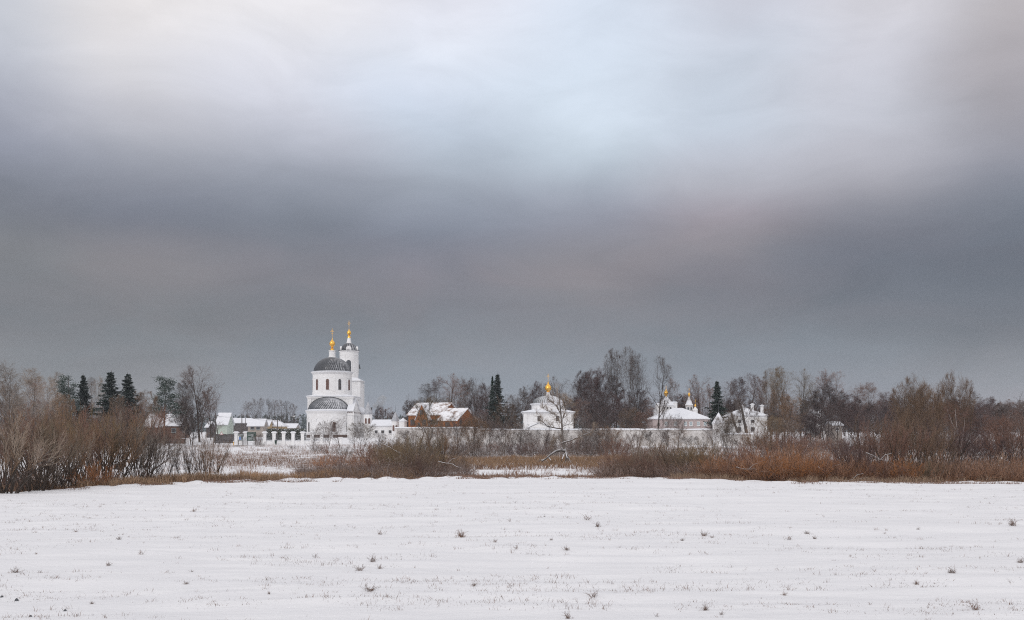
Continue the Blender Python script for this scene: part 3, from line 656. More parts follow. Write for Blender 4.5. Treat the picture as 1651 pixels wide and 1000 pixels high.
# nave between block and tower, lower, snowy hip roof
w = MB(); w.box(BX-5.2, BX+5.2, 8.2, 15.6, -.4, 6.6); w.build('nave_wall', 'plaster', ch)
w = MB(); w.hip(BX-5.6, BX+5.6, 8.0, 15.8, 6.9, 9.2, 6.5, 'y'); w.build('nave_roof', 'snow', ch)
for y_ in (10.2, 12.8): window(ch, BX+5.2, y_, 1.8, 4.4, .8, PI/2, True)
w = MB(); w.box(BX+4.9, 7.3, 4.4, 15.0, -.4, 6.2); w.build('side_aisle', 'plaster', ch)
w = MB(); w.prism_y([(4.9, 6.35), (7.7, 6.35), (7.7, 6.55), (5.6, 8.3), (4.9, 8.3)], 4.2, 15.3); w.build('aisle_roof', 'snow', ch)
# bell tower
tx, ty = .9, 21.0
w = MB(); w.box(tx-3.5, tx+3.5, ty-3.5, ty+3.5, -.4, 15.6); tw_ = w.build('bell_tower', 'plaster', ch)
w = MB()
for sx_ in (-1, 1):
    for sy_ in (-1, 1): w.box(tx+sx_*3.35-.42, tx+sx_*3.35+.42, ty+sy_*3.35-.42, ty+sy_*3.35+.42, -.4, 15.3)
w.each('pilaster', 'plaster', tw_)
w = MB(); w.box(tx-3.85, tx+3.85, ty-3.85, ty+3.85, 15.6, 15.85); w.build('cornice', 'plaster', tw_)
w = MB(); w.at(tx, ty).taper(3.9, 3.9, 2.5, 2.5, 15.853, 16.7); w.build('snowy_ledge', 'snow', tw_)
w = MB(); w.lathe([(2.62, 16.2), (2.62, 23.0), (2.7, 23.05), (2.7, 23.2), (2.62, 23.25), (2.62, 23.9), (2.78, 24.0), (2.86, 24.25), (2.86, 24.35)], 48, cx=tx, cy=ty); bf = w.build('belfry', 'plaster', tw_, True)
w = MB(); w2 = MB(); w3 = MB()
for k in range(4):
    a = math.radians(7+90*k)
    w.at(tx+2.58*math.sin(a), ty-2.58*math.cos(a), 0, a).arch(1.75, 17.9, 21.8, -.12, .3)
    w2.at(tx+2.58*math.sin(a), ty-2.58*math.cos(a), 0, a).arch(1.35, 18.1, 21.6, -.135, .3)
    w3.at(tx+2.5*math.sin(a), ty-2.5*math.cos(a), 0, a).lathe([(.5, 19.4), (.44, 19.6), (.33, 20.1), (.25, 20.5), (.1, 20.6)], 14, cy=-.0)
    for d in (-27, 27):
        a2 = a+math.radians(d); w.at(tx+2.62*math.sin(a2), ty-2.62*math.cos(a2), 0, a2).box(-.24, .24, -.09, .1, 16.4, 23.0)
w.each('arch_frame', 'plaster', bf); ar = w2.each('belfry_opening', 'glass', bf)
w3 = MB()
for k in range(4):
    a = math.radians(7+90*k); w3.lathe([(.5, 19.3), (.42, 19.6), (.32, 20.1), (.22, 20.5), (.05, 20.6)], 14, cx=tx+2.75*math.sin(a), cy=ty-2.75*math.cos(a))
w3.each('bell', 'dark_metal', ar, True)
w = MB(); n = 10; prof = [(2.95, 0), (2.95, .18), (2.35, .25)]+[(2.25*math.cos(i/n*PI/2*.85), .25+2.05*math.sin(i/n*PI/2*.85)) for i in range(n+1)]
w.lathe(prof, 48); bc = w.build('belfry_roof', 'cap', tw_, True); bc.location = (tx, ty, 24.3)
w = MB()
for k in range(4):
    a = math.radians(7+90*k); w.at(tx+2.35*math.sin(a), ty-2.35*math.cos(a), 0, a).arch(1.5, 24.45, 25.6, -.15, .9)
w.each('dormer', 'plaster', tw_)
w = MB(); w.lathe([(.85, 26.0), (.62, 26.9), (.42, 27.9), (.5, 28.0), (.3, 28.1)], 20, cx=tx, cy=ty); w.build('spire_neck', 'plaster', tw_, True)
w = MB(); w.lathe([(.5, 28.0), (.42, 28.4), (.22, 28.6)]+onion(.62, 28.7), 20, cx=tx, cy=ty); cu = w.build('cupola', 'gold', tw_, True)
w = MB(); cross(w, tx, ty, 31.0, 2.0); w.build('cross', 'gold', cu)

# ================================================================== turrets, service wing and long wall
def turret(px, apex, eave, Y, wpx, base, label, n=8, win=True, roof='spire_metal', pole=True):
    x = at(px, Y); zg = gz(x, Y); t = empty('corner_turret', (x, Y, zg), 0, label, 'tower')
    R = wpx/2/F*Y; ze = zt(eave, Y)-zg; za = zt(apex, Y)-zg
    o = MB(); o.lathe([(R*.93, -.6), (R*.93, ze-.15), (R*.99, ze-.1), (R*.99, ze)], n, PI/n, 2*PI+PI/n); o.build('wall', 'plaster', t)
    o = MB(); o.lathe([(R*1.1, ze), (R*1.1, ze+.1), (.06, za)], n, PI/n, 2*PI+PI/n); rf = o.build('roof', roof, t)
    if pole: o = MB(); o.tube([(0, 0, za-.3), (0, 0, za+1.6)], .05, 5, .02); o.build('finial', 'dark_metal', rf)
    if win:
        for d in (-22.5+45, -22.5): 
            a = math.radians(d); k = R*.93*math.cos(PI/n); window(t, k*math.sin(a), -k*math.cos(a), ze-2.4, ze-1.0, .55, a, True, 'pane_red', fr=.08, sill=False, bars=False)
    return t
turret(593.5, 648, 668, 252, 15, 705, 'white octagonal turret with grey tent roof just right of the domed church')
# low service wing
def wing(x0p, x1p, Y, dep, eave, ridge, name, label, cat, roofmat='snow', wallmat='plaster', wins=(), wz=(0, 0), ww=.9, hipped=False, pane='glass', zbase=None, arch=False, oh=.3):
    x0, x1 = at(x0p, Y), at(x1p, Y); cx = (x0+x1)/2; zg = gz(cx, Y) if zbase is None else zbase
    t = empty(name, (cx, Y, zg), 0, label, cat); hw = (x1-x0)/2; ze = zt(eave, Y)-zg; zr = zt(ridge, Y+dep/2)-zg
    o = MB(); o.box(-hw, hw, 0, dep, -1, ze-.02)
    if not hipped: o.prism_x([(0, ze-.02), (dep, ze-.02), (dep/2, zr-.05)], -hw, hw)
    o.build('wall', wallmat, t)
    o = MB()
    if hipped: o.hip(-hw-oh, hw+oh, -oh, dep+oh, ze+.15, zr, max(.5, 2*hw-dep), 'x')
    else: o.gable(-hw-oh, hw+oh, -oh, dep+oh, ze-.05, zr, 'x', .22)
    o.build('snowy_roof', roofmat, t)
    for p in wins:
        window(t, at(p, Y)-cx, 0, zt(wz[1], Y)-zg, zt(wz[0], Y)-zg, ww, 0, arch, pane, fr=.1)
    return t
wing(599, 641, 243, 9, 687, 678, 'service_wing', 'long low white wing with snowy roof between the church and a small turret', 'building', wins=(606.5, 617, 629), wz=(694, 699), ww=.7)
turret(637.5, 664, 679, 240, 13, 705, 'small white turret with pale tent roof left of the log house')
turret(650, 674, 680, 236, 14, 705, 'squat white turret under a low cone, touching the log house', pole=False, roof='snow', win=False)
def wall_run(p0, p1, Y, top, thick, label, step=3.2, pil=True, bottom=-1.2):
    x0, x1 = at(p0, Y), at(p1, Y); zg = -.1; t = empty('boundary_wall', ((x0+x1)/2, Y, zg), 0, label, 'wall'); hw = (x1-x0)/2; zc = zt(top, Y)-zg
    o = MB(); o.box(-hw, hw, 0, thick, bottom, zc-.25).box(-hw, hw, -.1, thick+.1, zc-.25, zc-.13); o.build('wall', 'plaster_old', t)
    o = MB(); k = int(2*hw/step)
    for i in range(k+1):
        xx = -hw+.3+i*(2*hw-.6)/k; o.box(xx-.22, xx+.22, -.05, .02, bottom, zc-.26)
    if pil: o.each('pilaster', 'plaster_old', t)
    o = MB(); m_ = max(6, int(hw*2/1.5)); rr = random.Random(int(p0))
    xs_ = [-hw-.05+i*(2*hw+.1)/m_ for i in range(m_+1)]; hh = [rr.uniform(.12, .26) for _ in xs_]
    vs = []; fs = []
    for x_, h_ in zip(xs_, hh): vs += [(x_, -.16, zc-.13), (x_, -.1, zc-.1+h_*.8), (x_, thick/2, zc-.05+h_), (x_, thick+.1, zc-.1+h_*.8), (x_, thick+.16, zc-.13)]
    for i in range(m_):
        for j in range(4): a = i*5+j; fs.append((a, a+5, a+6, a+1))
    o.add(vs, fs); o.build('snow_coping', 'snow', t, True)
wall_run(637, 770, 208, 689.5, .7, 'white boundary wall below the log house, snow along its top')
wall_run(770.4, 1149, 199, 692.2, .7, 'long white boundary wall from the log house past the gate chapel to the corner tower')
wall_run(1168, 1214, 196, 699.5, .7, 'short lower white wall right of the pointed corner tower')
# corner tower, right
x = at(1158.5, 197); ct = empty('corner_tower', (x, 197, -.1), 0, 'slim white tower with pointed snowy tent roof where two walls meet', 'tower')
o = MB(); o.lathe([(1.18, -1), (1.18, 4.2), (1.27, 4.3), (1.27, 4.55)], 8, PI/8, 2*PI+PI/8); o.build('wall', 'plaster', ct)
o = MB(); o.lathe([(1.36, 4.55), (1.36, 4.65), (.05, 6.75)], 8, PI/8, 2*PI+PI/8); rf = o.build('roof', 'snow', ct)
o = MB(); o.tube([(0, 0, 6.6), (0, 0, 8.6)], .05, 5, .02); o.build('finial', 'dark_metal', rf)

# ================================================================== log house
D = 232; zg = gz(at(690, D), D); RZ = math.radians(-25)
lh = empty('log_house', (at(690, D), D, zg), RZ, 'large orange log house with cross gable, lower side wing and snow-patched roofs', 'house')
zz = lambda py: zt(py, D)-zg
px2 = lambda p, y=0: ((p-690)/F*D-y*math.sin(-RZ))/math.cos(RZ)
def mat_roof():
    m, n, p = principled('roof snow with bare patches', .75, .25); t = n.n('ShaderNodeTexCoord'); nz_ = n.noise(t.outputs['Object'], .75, 8, .68)
    f = n.ramp(nz_.outputs['Fac'], [(.47, 0.0), (.60, 1.0)]); n.l(n.mix(f, (.83, .83, .86), (.27, .20, .17)), p.inputs['Base Color']); return m
roof_m = mat_roof()
ze, zr = zz(669), zz(650); x0, x1 = px2(657), px2(712.5)
o = MB(); o.box(x0, x1, 0, 9, -.5, ze); o.prism_x([(0, ze), (9, ze), (4.5, zr)], x0+.1, x1); o.build('wall', 'logs', lh)
o = MB(); o.gable(x0-.4, x1+.3, -.35, 9.35, ze-.12, zr+.02, 'x', .2); r_ = o.build('snowy_roof', roof_m, lh)
gx0, gx1, gc = px2(671, -1.3), px2(691, -1.3), px2(680.5, -1.3)
o = MB(); o.prism_y([(gx0, -.5), (gx1, -.5), (gx1, zz(677)), (gc, zz(653)), (gx0, zz(677))], -1.3, 4); cg = o.build('cross_gable', 'logs', lh)
o = MB(); o.gable(gx0-.3, gx1+.3, -1.5, 4.2, zz(678), zz(652), 'y', .14); o.build('gable_roof', 'snow', cg)
for p, a_, b_, ww, yy in ((664, 677, 684.5, .95, 0), (698, 677, 684, 1.1, 0), (707, 677, 684, .8, 0)): window(lh, px2(p), yy, zz(b_), zz(a_), ww, 0, False, 'glass', 'brown_boards', fr=.1)
window(cg, px2(685.5, -1.3), -1.3, zz(684.5), zz(677), .55, 0, False, 'glass', 'brown_boards', fr=.1); window(cg, px2(680, -1.3), -1.3, zz(668), zz(662), .6, 0, False, 'glass', 'brown_boards', fr=.1)
window(cg, px2(676, -1.3), -1.3, zz(688), zz(682), .5, 0, False, 'glass', 'brown_boards', fr=.1)
# lower wing, its gable towards the right front
YW = -3.4; o = MB(); wx0, wx1 = px2(709, YW), px2(739, YW); wz0, wz1 = zz(678.5), zz(659.5)
o.box(wx0, wx1, YW, 6.6, -.5, wz0); o.prism_x([(YW, wz0), (6.6, wz0), (1.6, wz1)], wx0+.05, wx1); wg = o.build('wing_wall', 'logs', lh)
o = MB(); o.gable(wx0-.3, wx1+.35, YW-.3, 6.9, wz0-.12, wz1+.02, 'x', .18); o.build('snowy_roof', roof_m, wg)
for yy in (-1.4, 2.6): window(wg, wx1, yy, zz(685), zz(679), .9, PI/2, False, 'glass', 'brown_boards', fr=.1)
window(wg, px2(724, YW), YW, zz(687), zz(681.5), .9, 0, False, 'glass', 'brown_boards', fr=.1)

# ================================================================== gate chapel
D = 224; X0 = at(884, D); zg = 0.0
gc_ = empty('gate_chapel', (X0, D, zg), 0, 'white square chapel with ribbed snowy dome and single gold onion behind the wall', 'chapel')
zz = lambda py: zt(py, D)-zg
o = MB(); o.box(-5.6, 5.4, -4.2, 7, -1, zz(666)); o.build('wall', 'plaster', gc_)
o = MB()
for xx in (-5.2, -2.9, 2.7, 5.0): o.box(xx-.35, xx+.35, -4.32, -4.1, -1, zz(667.5))
o.each('pilaster', 'plaster', gc_)
o = MB(); o.box(-5.85, 5.65, -4.45, 7.25, zz(667.5), zz(665.6)); o.build('cornice', 'plaster', gc_)
o = MB(); o.hip(-6.15, 5.95, -4.75, 7.55, zz(664.6), zz(655.5), .6, 'y', .12); o.build('snowy_roof', 'snow', gc_)
o = MB(); o.lathe([(3.75, zz(664)), (3.75, zz(654)), (3.95, zz(653)), (4.05, zz(652.2))], 8 if False else 40, cy=1); sd2 = o.build('drum', 'plaster', gc_, True)
o = MB(); o.lathe([(4.15, zz(652.2)), (4.15, zz(651)), (3.4, zz(650.6))], 40, cy=1); o.build('snowy_eave', 'snow', sd2, True)
n = 12; hd = zz(637.5)-zz(651); o = MB(); o.lathe([(3.45*math.cos(i/n*PI/2)+.02, hd*math.sin(i/n*PI/2)) for i in range(n+1)], 48); dmo = o.build('dome', 'dome_white', gc_, True); dmo.location = (0, 1, zz(651))
o = MB(); o.lathe([(.62, zz(638)), (.42, zz(635)), (.42, zz(632.3)), (.3, zz(632))], 16, cy=1); o.build('lantern', 'plaster', gc_, True)
o = MB(); o.lathe(onion(.76, zz(632.2)), 24, cy=1); cu = o.build('cupola', 'gold', gc_, True)
o = MB(); cross(o, 0, 1, zz(613), 1.5, .06); o.build('cross', 'gold', cu)
window(gc_, -2.2, -4.2, zz(679.5), zz(671.5), .75, 0, False, fr=.14)
window(gc_, 1.9, -4.2, zz(679.5), zz(671.5), .75, 0, False, fr=.14)
o = MB(); o.box(-4.3, -.15, -6.6, -4.15, -1, zz(690)); o.prism_y([(-4.5, zz(690)), (.05, zz(690)), (-2.2, zz(682.5))], -6.75, -4.15); pc = o.build('porch', 'plaster', gc_)
o = MB(); o.gable(-4.8, .35, -6.95, -4.0, zz(690.2), zz(682), 'y', .18); o.build('snowy_roof', 'snow', pc)
o = MB(); o.at(-2.15, -6.6).arch(1.75, -.8, zz(696), -.1, .3); o.build('doorway', 'door', pc)

# ================================================================== right-hand complex
# pink refectory with white church behind it
D = 248
rf_ = wing(1053, 1146, D, 12, 676, 658, 'refectory', 'long pinkish building with hipped snowy roof behind the right part of the wall', 'building', hipped=True, wallmat='plaster_pink',
     wins=(1074, 1089, 1105, 1114, 1126, 1137), wz=(680.5, 686), ww=.6, pane='glass_blue', zbase=1.0)
D = 268; t = empty('tent_church', (at(1075, D), D, 1.2), 0, 'stepped white church with snowy tent top and squat gold onion above the pink building', 'church')
zz = lambda py: zt(py, D)-1.2
pw = F/D
o = MB(); o.box(-17/pw, 22/pw, -2, 5, -1, zz(660)); o.box(-11/pw, 11/pw, -1.2, 3.6, zz(661), zz(654)); o.box(8/pw, 17/pw, 0, 3, zz(661), zz(649)); o.box(-16/pw, -10/pw, 0, 3, zz(661), zz(652)); o.build('wall', 'plaster', t)
o = MB(); o.at(0, 1.2).taper(12/pw, 2.6, 1.0/pw, .25, zz(654.3), zz(639)); o.at(12.5/pw, 1.5).taper(5/pw, 1.6, 4/pw, .9, zz(649.3), zz(647.5)); o.at(-13/pw, 1.5).taper(3.4/pw, 1.6, 2/pw, .6, zz(652.3), zz(650)); o.build('snowy_roof', 'snow', t)
for p in (-5, 0, 5): window(t, p/pw, -1.2, zz(660), zz(656.5), .5, 0, True, fr=.1, sill=False, bars=False)
o = MB(); o.lathe([(.3, zz(640)), (.26, zz(638))]+[(r, z) for r, z in onion(.62, zz(638.2))], 20, cy=1.2); cu = o.build('cupola', 'gold', t, True)
o = MB(); cross(o, 0, 1.2, zz(627.5), .9, .05); o.build('cross', 'gold', cu)
D = 262; t = empty('tent_belfry', (at(1111, D), D, 1.2), 0, 'slender white tent spire topped with a small gold onion above the snowy hipped roof', 'tower')
zz = lambda py: zt(py, D)-1.2; pw = F/D
o = MB(); o.lathe([(6/pw, -1), (6/pw, zz(655)), (6.6/pw, zz(654.5)), (6.4/pw, zz(653)), (4.6/pw, zz(651)), (1.1/pw, zz(640)), (.9/pw, zz(639))], 8, PI/8, 2*PI+PI/8); w_ = o.build('wall', 'plaster_old', t)
o = MB(); o.lathe([(6.9/pw, zz(653.3)), (5/pw, zz(650.5)), (3.5/pw, zz(646)), (3.2/pw, zz(646))], 8, PI/8, 2*PI+PI/8); o.build('snowy_eave', 'snow', t)
for k in range(4):
    a = math.radians(45*k-67.5); window(t, 6/pw*.92*math.sin(a), -6/pw*.92*math.cos(a), zz(661), zz(656.5), .5, a, True, fr=.08, sill=False, bars=False)
o = MB(); o.lathe([(.16, zz(640)), (.16, zz(638.6))]+onion(.36, zz(639)), 16); cu = o.build('cupola', 'gold', t, True)
o = MB(); cross(o, 0, 0, zz(631.5), .8, .05); o.build('cross', 'gold', cu)
D = 258; t = empty('porch_cupola', (at(1121, D), D, 1.2), 0, 'tiny white turret with the smallest gold cupola, right of the tent spire', 'turret')
zz = lambda py: zt(py, D)-1.2; pw = F/D
o = MB(); o.lathe([(4/pw, -1), (4/pw, zz(662)), (4.6/pw, zz(661.5)), (3/pw, zz(659)), (1/pw, zz(656.5)), (.8/pw, zz(656))], 8, PI/8, 2*PI+PI/8); o.build('wall', 'plaster', t)
o = MB(); o.lathe(onion(.3, zz(656.5)), 16); cu = o.build('cupola', 'gold', t, True)
o = MB(); cross(o, 0, 0, zz(650), .8, .05); o.build('cross', 'gold', cu)
# white house with chimneys
D = 236
wh = wing(1181, 1237, D, 11, 670.5, 657.5, 'white_house', 'two-storey white house with snowy hipped roof and three capped chimneys', 'house', hipped=True, wins=(1192, 1213.5), wz=(677, 682), ww=.8, zbase=.6)
zz = lambda py: zt(py, D)-.6; cx = (at(1181, D)+at(1237, D))/2
for p, tp in ((1203, 653.5), (1220, 650.5), (1236, 652.5)):
    o = MB(); xx = at(p, D)-cx; o.box(xx-.3, xx+.3, 4.1, 4.7, zz(668), zz(tp+1.5)).box(xx-.45, xx+.45, 3.95, 4.85, zz(tp+1.5), zz(tp+.6)); cm = o.build('chimney', 'plaster', wh)
    o = MB(); o.at(xx, 4.4).taper(.5, .5, .05, .05, zz(tp+.6)+.004, zz(tp-.8)); o.build('cap', 'snow', cm)
window(wh, at(1213.5, D)-cx, 0, zz(696), zz(689), .9, 0, False, fr=.12); window(wh, at(1192, D)-cx, 0, zz(696), zz(689), .9, 0, False, fr=.12)
wing(1169, 1180.5, 240, 8, 676, 667, 'side_house', 'narrow grey-white house end left of the white house, snow on roof', 'house', wallmat='plaster_old', wins=(1175,), wz=(681, 686), ww=.7, zbase=.6)
# pieces of buildings among the trees further right
t = wing(1314, 1330, 262, 7, 676, 661, 'white_cottage', 'small white gable glimpsed through bare trees right of the white house', 'house', zbase=.8, wallmat='plaster_old', wins=(1322,), wz=(680, 685), ww=.8)
wing(1342, 1358, 225, 5, 686, 681, 'white_shed', 'small white outbuilding half hidden among trunks at right', 'shed', zbase=.2, wallmat='beige', wins=(1350,), wz=(690, 694), ww=.5)

# ================================================================== village at the left
def house(p0, p1, D, dep, eave, ridge, wall, gmat, label, name='village_house', wins=(), wz=(0, 0), ww=.9, rz=0, cat='house', zbase=None, gp=None, roof='snow', oh=.35):
    """ridge along x; the right gable end is turned a little towards the viewer"""
    cx = at((p0+p1)/2, D); zg = gz(cx, D) if zbase is None else zbase; hw = (p1-p0)/2/F*D
    t = empty(name, (cx, D, zg), rz, label, cat); ze = zt(eave, D)-zg; zr = zt(ridge, D+dep/2)-zg
    o = MB(); o.box(-hw, hw, 0, dep, -1, ze); o.build('wall', wall, t)
    o = MB(); o.prism_x([(0, ze), (dep, ze), (dep/2, zr)], -hw+.03, hw-.03); o.build('gable', gmat, t)
    o = MB(); o.gable(-hw-oh, hw+oh, -oh, dep+oh, ze-.12, zr+.03, 'x', .22); o.build('snowy_roof', roof, t)
    for p in wins: window(t, (p-(p0+p1)/2)/F*D, 0, zt(wz[1], D)-zg, zt(wz[0], D)-zg, ww, 0, False, 'glass', 'poster', fr=.09)
    return t
hA = house(234, 289, 236, 9, 686.5, 669, 'brown_boards', 'brown_boards', 'brown wooden house with broad snowy roof behind the left thicket', wins=(246, 262, 280), wz=(691, 697), rz=math.radians(4), zbase=.9)
o = MB(); o.prism_y([(-4.5, 2.9), (.3, 2.9), (.3, 3.25), (-4.5, 3.25)], -3, 0); o.build('porch_roof', 'snow', hA)
o = MB(); o.box(-4.3, .1, -2.7, 0, -.5, 2.9); o.build('porch', 'brown_boards', hA)
window(hA, 4.02, 3.2, 2.0, 3.3, .9, PI/2, False, 'glass', 'plaster'); window(hA, 4.02, 6.2, 2.0, 3.3, .9, PI/2, False, 'glass', 'plaster')
house(349, 366, 262, 6.5, 685, 667, 'green_paint', 'green_paint', 'small pale green house with steep snowy roof left of the long barn', rz=math.radians(1), zbase=1.3)
house(331, 338, 250, 1.8, 689, 681, 'grey_boards', 'grey_boards', 'tiny dark gabled shed behind the big reddish tree', 'shed', rz=math.radians(-40), cat='shed', zbase=1.2)
house(371, 402, 300, 8, 682, 675.5, 'grey_boards', 'grey_boards', 'long dark board barn with low snowy roof behind the notice boards', 'barn', cat='barn', rz=math.radians(6), zbase=1.3)
house(400, 424, 285, 9, 687, 676.5, 'beige', 'beige', 'beige house with snowy roof and red-trimmed gable beside the dark barn', wins=(407, 416), wz=(688, 692), rz=math.radians(6), zbase=1.3)
o = MB(); D = 305; hx = at(441, D); yh = empty('village_house', (hx, D, 1.3), 0, 'low ochre house under a hipped snowy roof beside the evergreen hedge', 'house')
o.box(-2.9, 2.9, 0, 6, -1, zt(687.5, D)-1.3); o.build('wall', 'yellow', yh)
o = MB(); o.hip(-3.4, 3.4, -.4, 6.4, zt(687, D)-1.3, zt(677.5, D)-1.3, 1.8, 'x'); o.build('snowy_roof', 'snow', yh)
window(yh, -1.2, 0, .9, 1.9, .8, 0, False, 'glass', 'plaster'); window(yh, 1.2, 0, .9, 1.9, .8, 0, False, 'glass', 'plaster')
house(424, 433, 300, 6, 687, 678, 'yellow', 'yellow', 'little snow-roofed house end wedged between the beige and ochre houses', rz=0, zbase=1.3)
house(456, 476, 330, 7, 690, 684, 'beige', 'beige', 'low far house with snowy roof behind the evergreen hedge', rz=0, zbase=1.3)

def plank_fence(p0, p1, D, h, mat, label):
    x0, x1 = at(p0, D), at(p1, D); t = empty('board_fence', ((x0+x1)/2, D, gz((x0+x1)/2, D)), 0, label, 'fence'); hw = (x1-x0)/2; rr = random.Random(int(p0)); o = MB(); k = int(2*hw/.16)
    for i in range(k): xx = -hw+i*.16; hh = h+rr.uniform(-.06, .06); o.add([(xx, 0, -.4), (xx+.145, 0, -.4), (xx+.145, .03, -.4), (xx, .03, -.4), (xx, 0, hh), (xx+.145, 0, hh), (xx+.145, .03, hh), (xx, .03, hh)], [(3,2,1,0),(4,5,6,7),(0,1,5,4),(1,2,6,5),(2,3,7,6),(3,0,4,7)])
    o.build('boards', mat, t); o = MB(); o.box(-hw, hw, .035, .1, h*.25, h*.25+.09).box(-hw, hw, .035, .1, h*.8, h*.8+.09); o.build('rail', 'wood_post', t)
plank_fence(344, 379, 224, 2.0, 'grey_boards', 'dark grey board fence below the small green house')
plank_fence(226, 300, 222, 1.1, 'brown_boards', 'low brown board fence in front of the brown wooden house')
# road and kerb bank at left
def strip(name, pts, w0, w1, mat, dz):
    vs = []; fs = []
    P = np.array(pts, float)
    for i in range(len(P)):
        x_, y_ = P[i]; vs += [(x_, y_-w0, gz(x_, y_-w0)+dz), (x_, y_+w1, gz(x_, y_+w1)+dz)]
    for i in range(len(P)-1): fs.append((2*i, 2*i+2, 2*i+3, 2*i+1))
    o = MB(); o.add(vs, fs); return o.build(name, mat)
pts = [(x_, 198+max(0, (x_+60))*.10+(x_+60)*.02) for x_ in np.linspace(-130, -52, 90)]
M['road'] = mottled('trodden snow road', (.55, .53, .54), (.34, .30, .28), .6, .7, .2, .1)
tag(strip('road', pts, 3.0, 3.0, 'road', .14), kind='structure')
M['verge'] = mottled('bare brown verge', (.16, .11, .085), (.5, .48, .48), .8, .95)
tag(strip('road_verge', pts, 4.2, -3.05, 'verge', .10), kind='structure')

# ================================================================== pier fence, notice boards and street furniture
D = 211; FX = [381+15.3*i for i in range(11)]
pf = empty('pier_fence', (at(440, D), D, 0), 0, 'white low fence wall with thick capped piers and metal rails before the church', 'fence'); fx0 = at(440, D)
for i, p in enumerate(FX):
    if i == 2: continue
    Yp = 0; xx = at(p, D)-fx0; o = MB(); o.box(xx-.33, xx+.33, -.33, .33, -.5, 2.45).box(xx-.38, xx+.38, -.38, .38, -.5, .3)
    pr_ = o.build('pier', 'plaster', pf)
    o = MB(); o.at(xx, 0).taper(.34, .34, .52, .52, 2.45, 2.6); o.box(-.52, .52, -.52, .52, 2.6, 2.72); o.build('cap', 'plaster', pr_)
    o = MB(); o.at(xx, 0).taper(.5, .5, .3, .3, 2.723, 2.9); o.build('snow_cap', 'snow', pr_)
for i in range(2, len(FX)-1):
    a_, b_ = at(FX[i], D)-fx0+.33, at(FX[i+1], D)-fx0-.33
    if i == 2: a_ -= .3
    o = MB(); o.box(a_, b_, -.16, .16, -.5, .85); sg = o.build('low_wall', 'plaster', pf)
    o = MB(); o.box(a_, b_, -.2, .2, .853, .97); o.build('snow_coping', 'snow', sg)
    o = MB(); o.box(a_, b_, -.03, .03, 1.05, 1.1).box(a_, b_, -.03, .03, 2.1, 2.15); k = 13
    for j in range(k): xx = a_+(j+.5)*(b_-a_)/k; o.box(xx-.014, xx+.014, -.014, .014, 1.0, 2.2)
    o.build('railing', 'dark_metal', pf)
o = MB(); o.box(at(381, D)-fx0+.33, at(396, D)-fx0-.33, -.18, .18, -.5, 1.15); o.build('low_wall', 'plaster', pf)
def board(px, D, w_, z0, z1, mat, label, lines, posts='wood_post'):
    x_ = at(px, D); t = empty('notice_board', (x_, D, gz(x_, D)), 0, label, 'notice board')
    o = MB(); o.box(-w_/2, w_/2, -.05, .05, z0, z1); bo = o.build('panel', mat, t)
    for s_ in (-1, 1):
        o = MB(); o.box(s_*(w_/2-.12)-.05, s_*(w_/2-.12)+.05, .053, .15, -.3, z1+.05); o.build('post', posts, t)
    for (xa, xb, za, zb, m_) in lines:
        o = MB(); o.box(xa, xb, -.062, -.04, za, zb); o.build('notice', m_, bo)
    return t
D2 = 209.6
board(387.8, D2, 1.15, .95, 2.35, 'poster', 'small notice board with a blue poster between the first two fence piers', [(-.28, .12, 1.15, 1.75, 'board_blue'), (.2, .45, 1.3, 2.1, 'glass'), (-.5, -.35, 1.2, 2.0, 'plaster')])
bd = board(405.5, D2, 1.85, .9, 2.75, 'board_dark', 'wide dark green notice board with grey text lines beside the piers', [(-.75, .75, 2.50, 2.60, 'poster'), (-.8, -.15, 1.9, 2.25, 'poster'), (-.05, .45, 1.75, 2.3, 'poster'), (-.7, .1, 1.1, 1.65, 'poster'), (.25, .8, 1.05, 1.6, 'poster')])
def litter_bin():
    x_ = at(444.6, 209.8); t = empty('litter_bin', (x_, 209.8, gz(x_, 209.8)), 0, 'dark green bin standing against the fence pier', 'bin')
    o = MB(); o.lathe([(.2, 0), (.24, .9), (.26, .92), (.26, 1.0)], 12); o.build('body', 'board_dark', t); o = MB(); o.lathe([(.27, 1.0), (.2, 1.12), (.02, 1.16)], 12); o.build('lid', 'dark_metal', t)
litter_bin()
x_ = at(376.5, 205); t = empty('marker_post', (x_, 205, gz(x_, 205)), 0, 'short yellow post at the roadside left of the fence', 'post')
o = MB(); o.tube([(0, 0, -.2), (0, 0, .8)], .07, 8); o.build('post', 'sign_yellow', t); o = MB(); o.lathe([(.09, .8), (.1, .95), (.02, 1.0)], 8); o.build('cap', 'snow', t)
x_ = at(357, 215); t = empty('warning_sign', (x_, 215, gz(x_, 215)), 0, 'white triangular road sign on a thin post by the road', 'sign')
o = MB(); o.prism_y([(-.42, 2.1), (.42, 2.1), (0, 2.85)], -.03, .0); sp_ = o.build('panel', 'red', t); o = MB(); o.prism_y([(-.3, 2.17), (.3, 2.17), (0, 2.7)], -.042, -.02); o.build('face', 'plaster', sp_)
o = MB(); o.tube([(0, .05, -.2), (0, .05, 2.7)], .035, 6); o.build('post', 'wood_post', t)
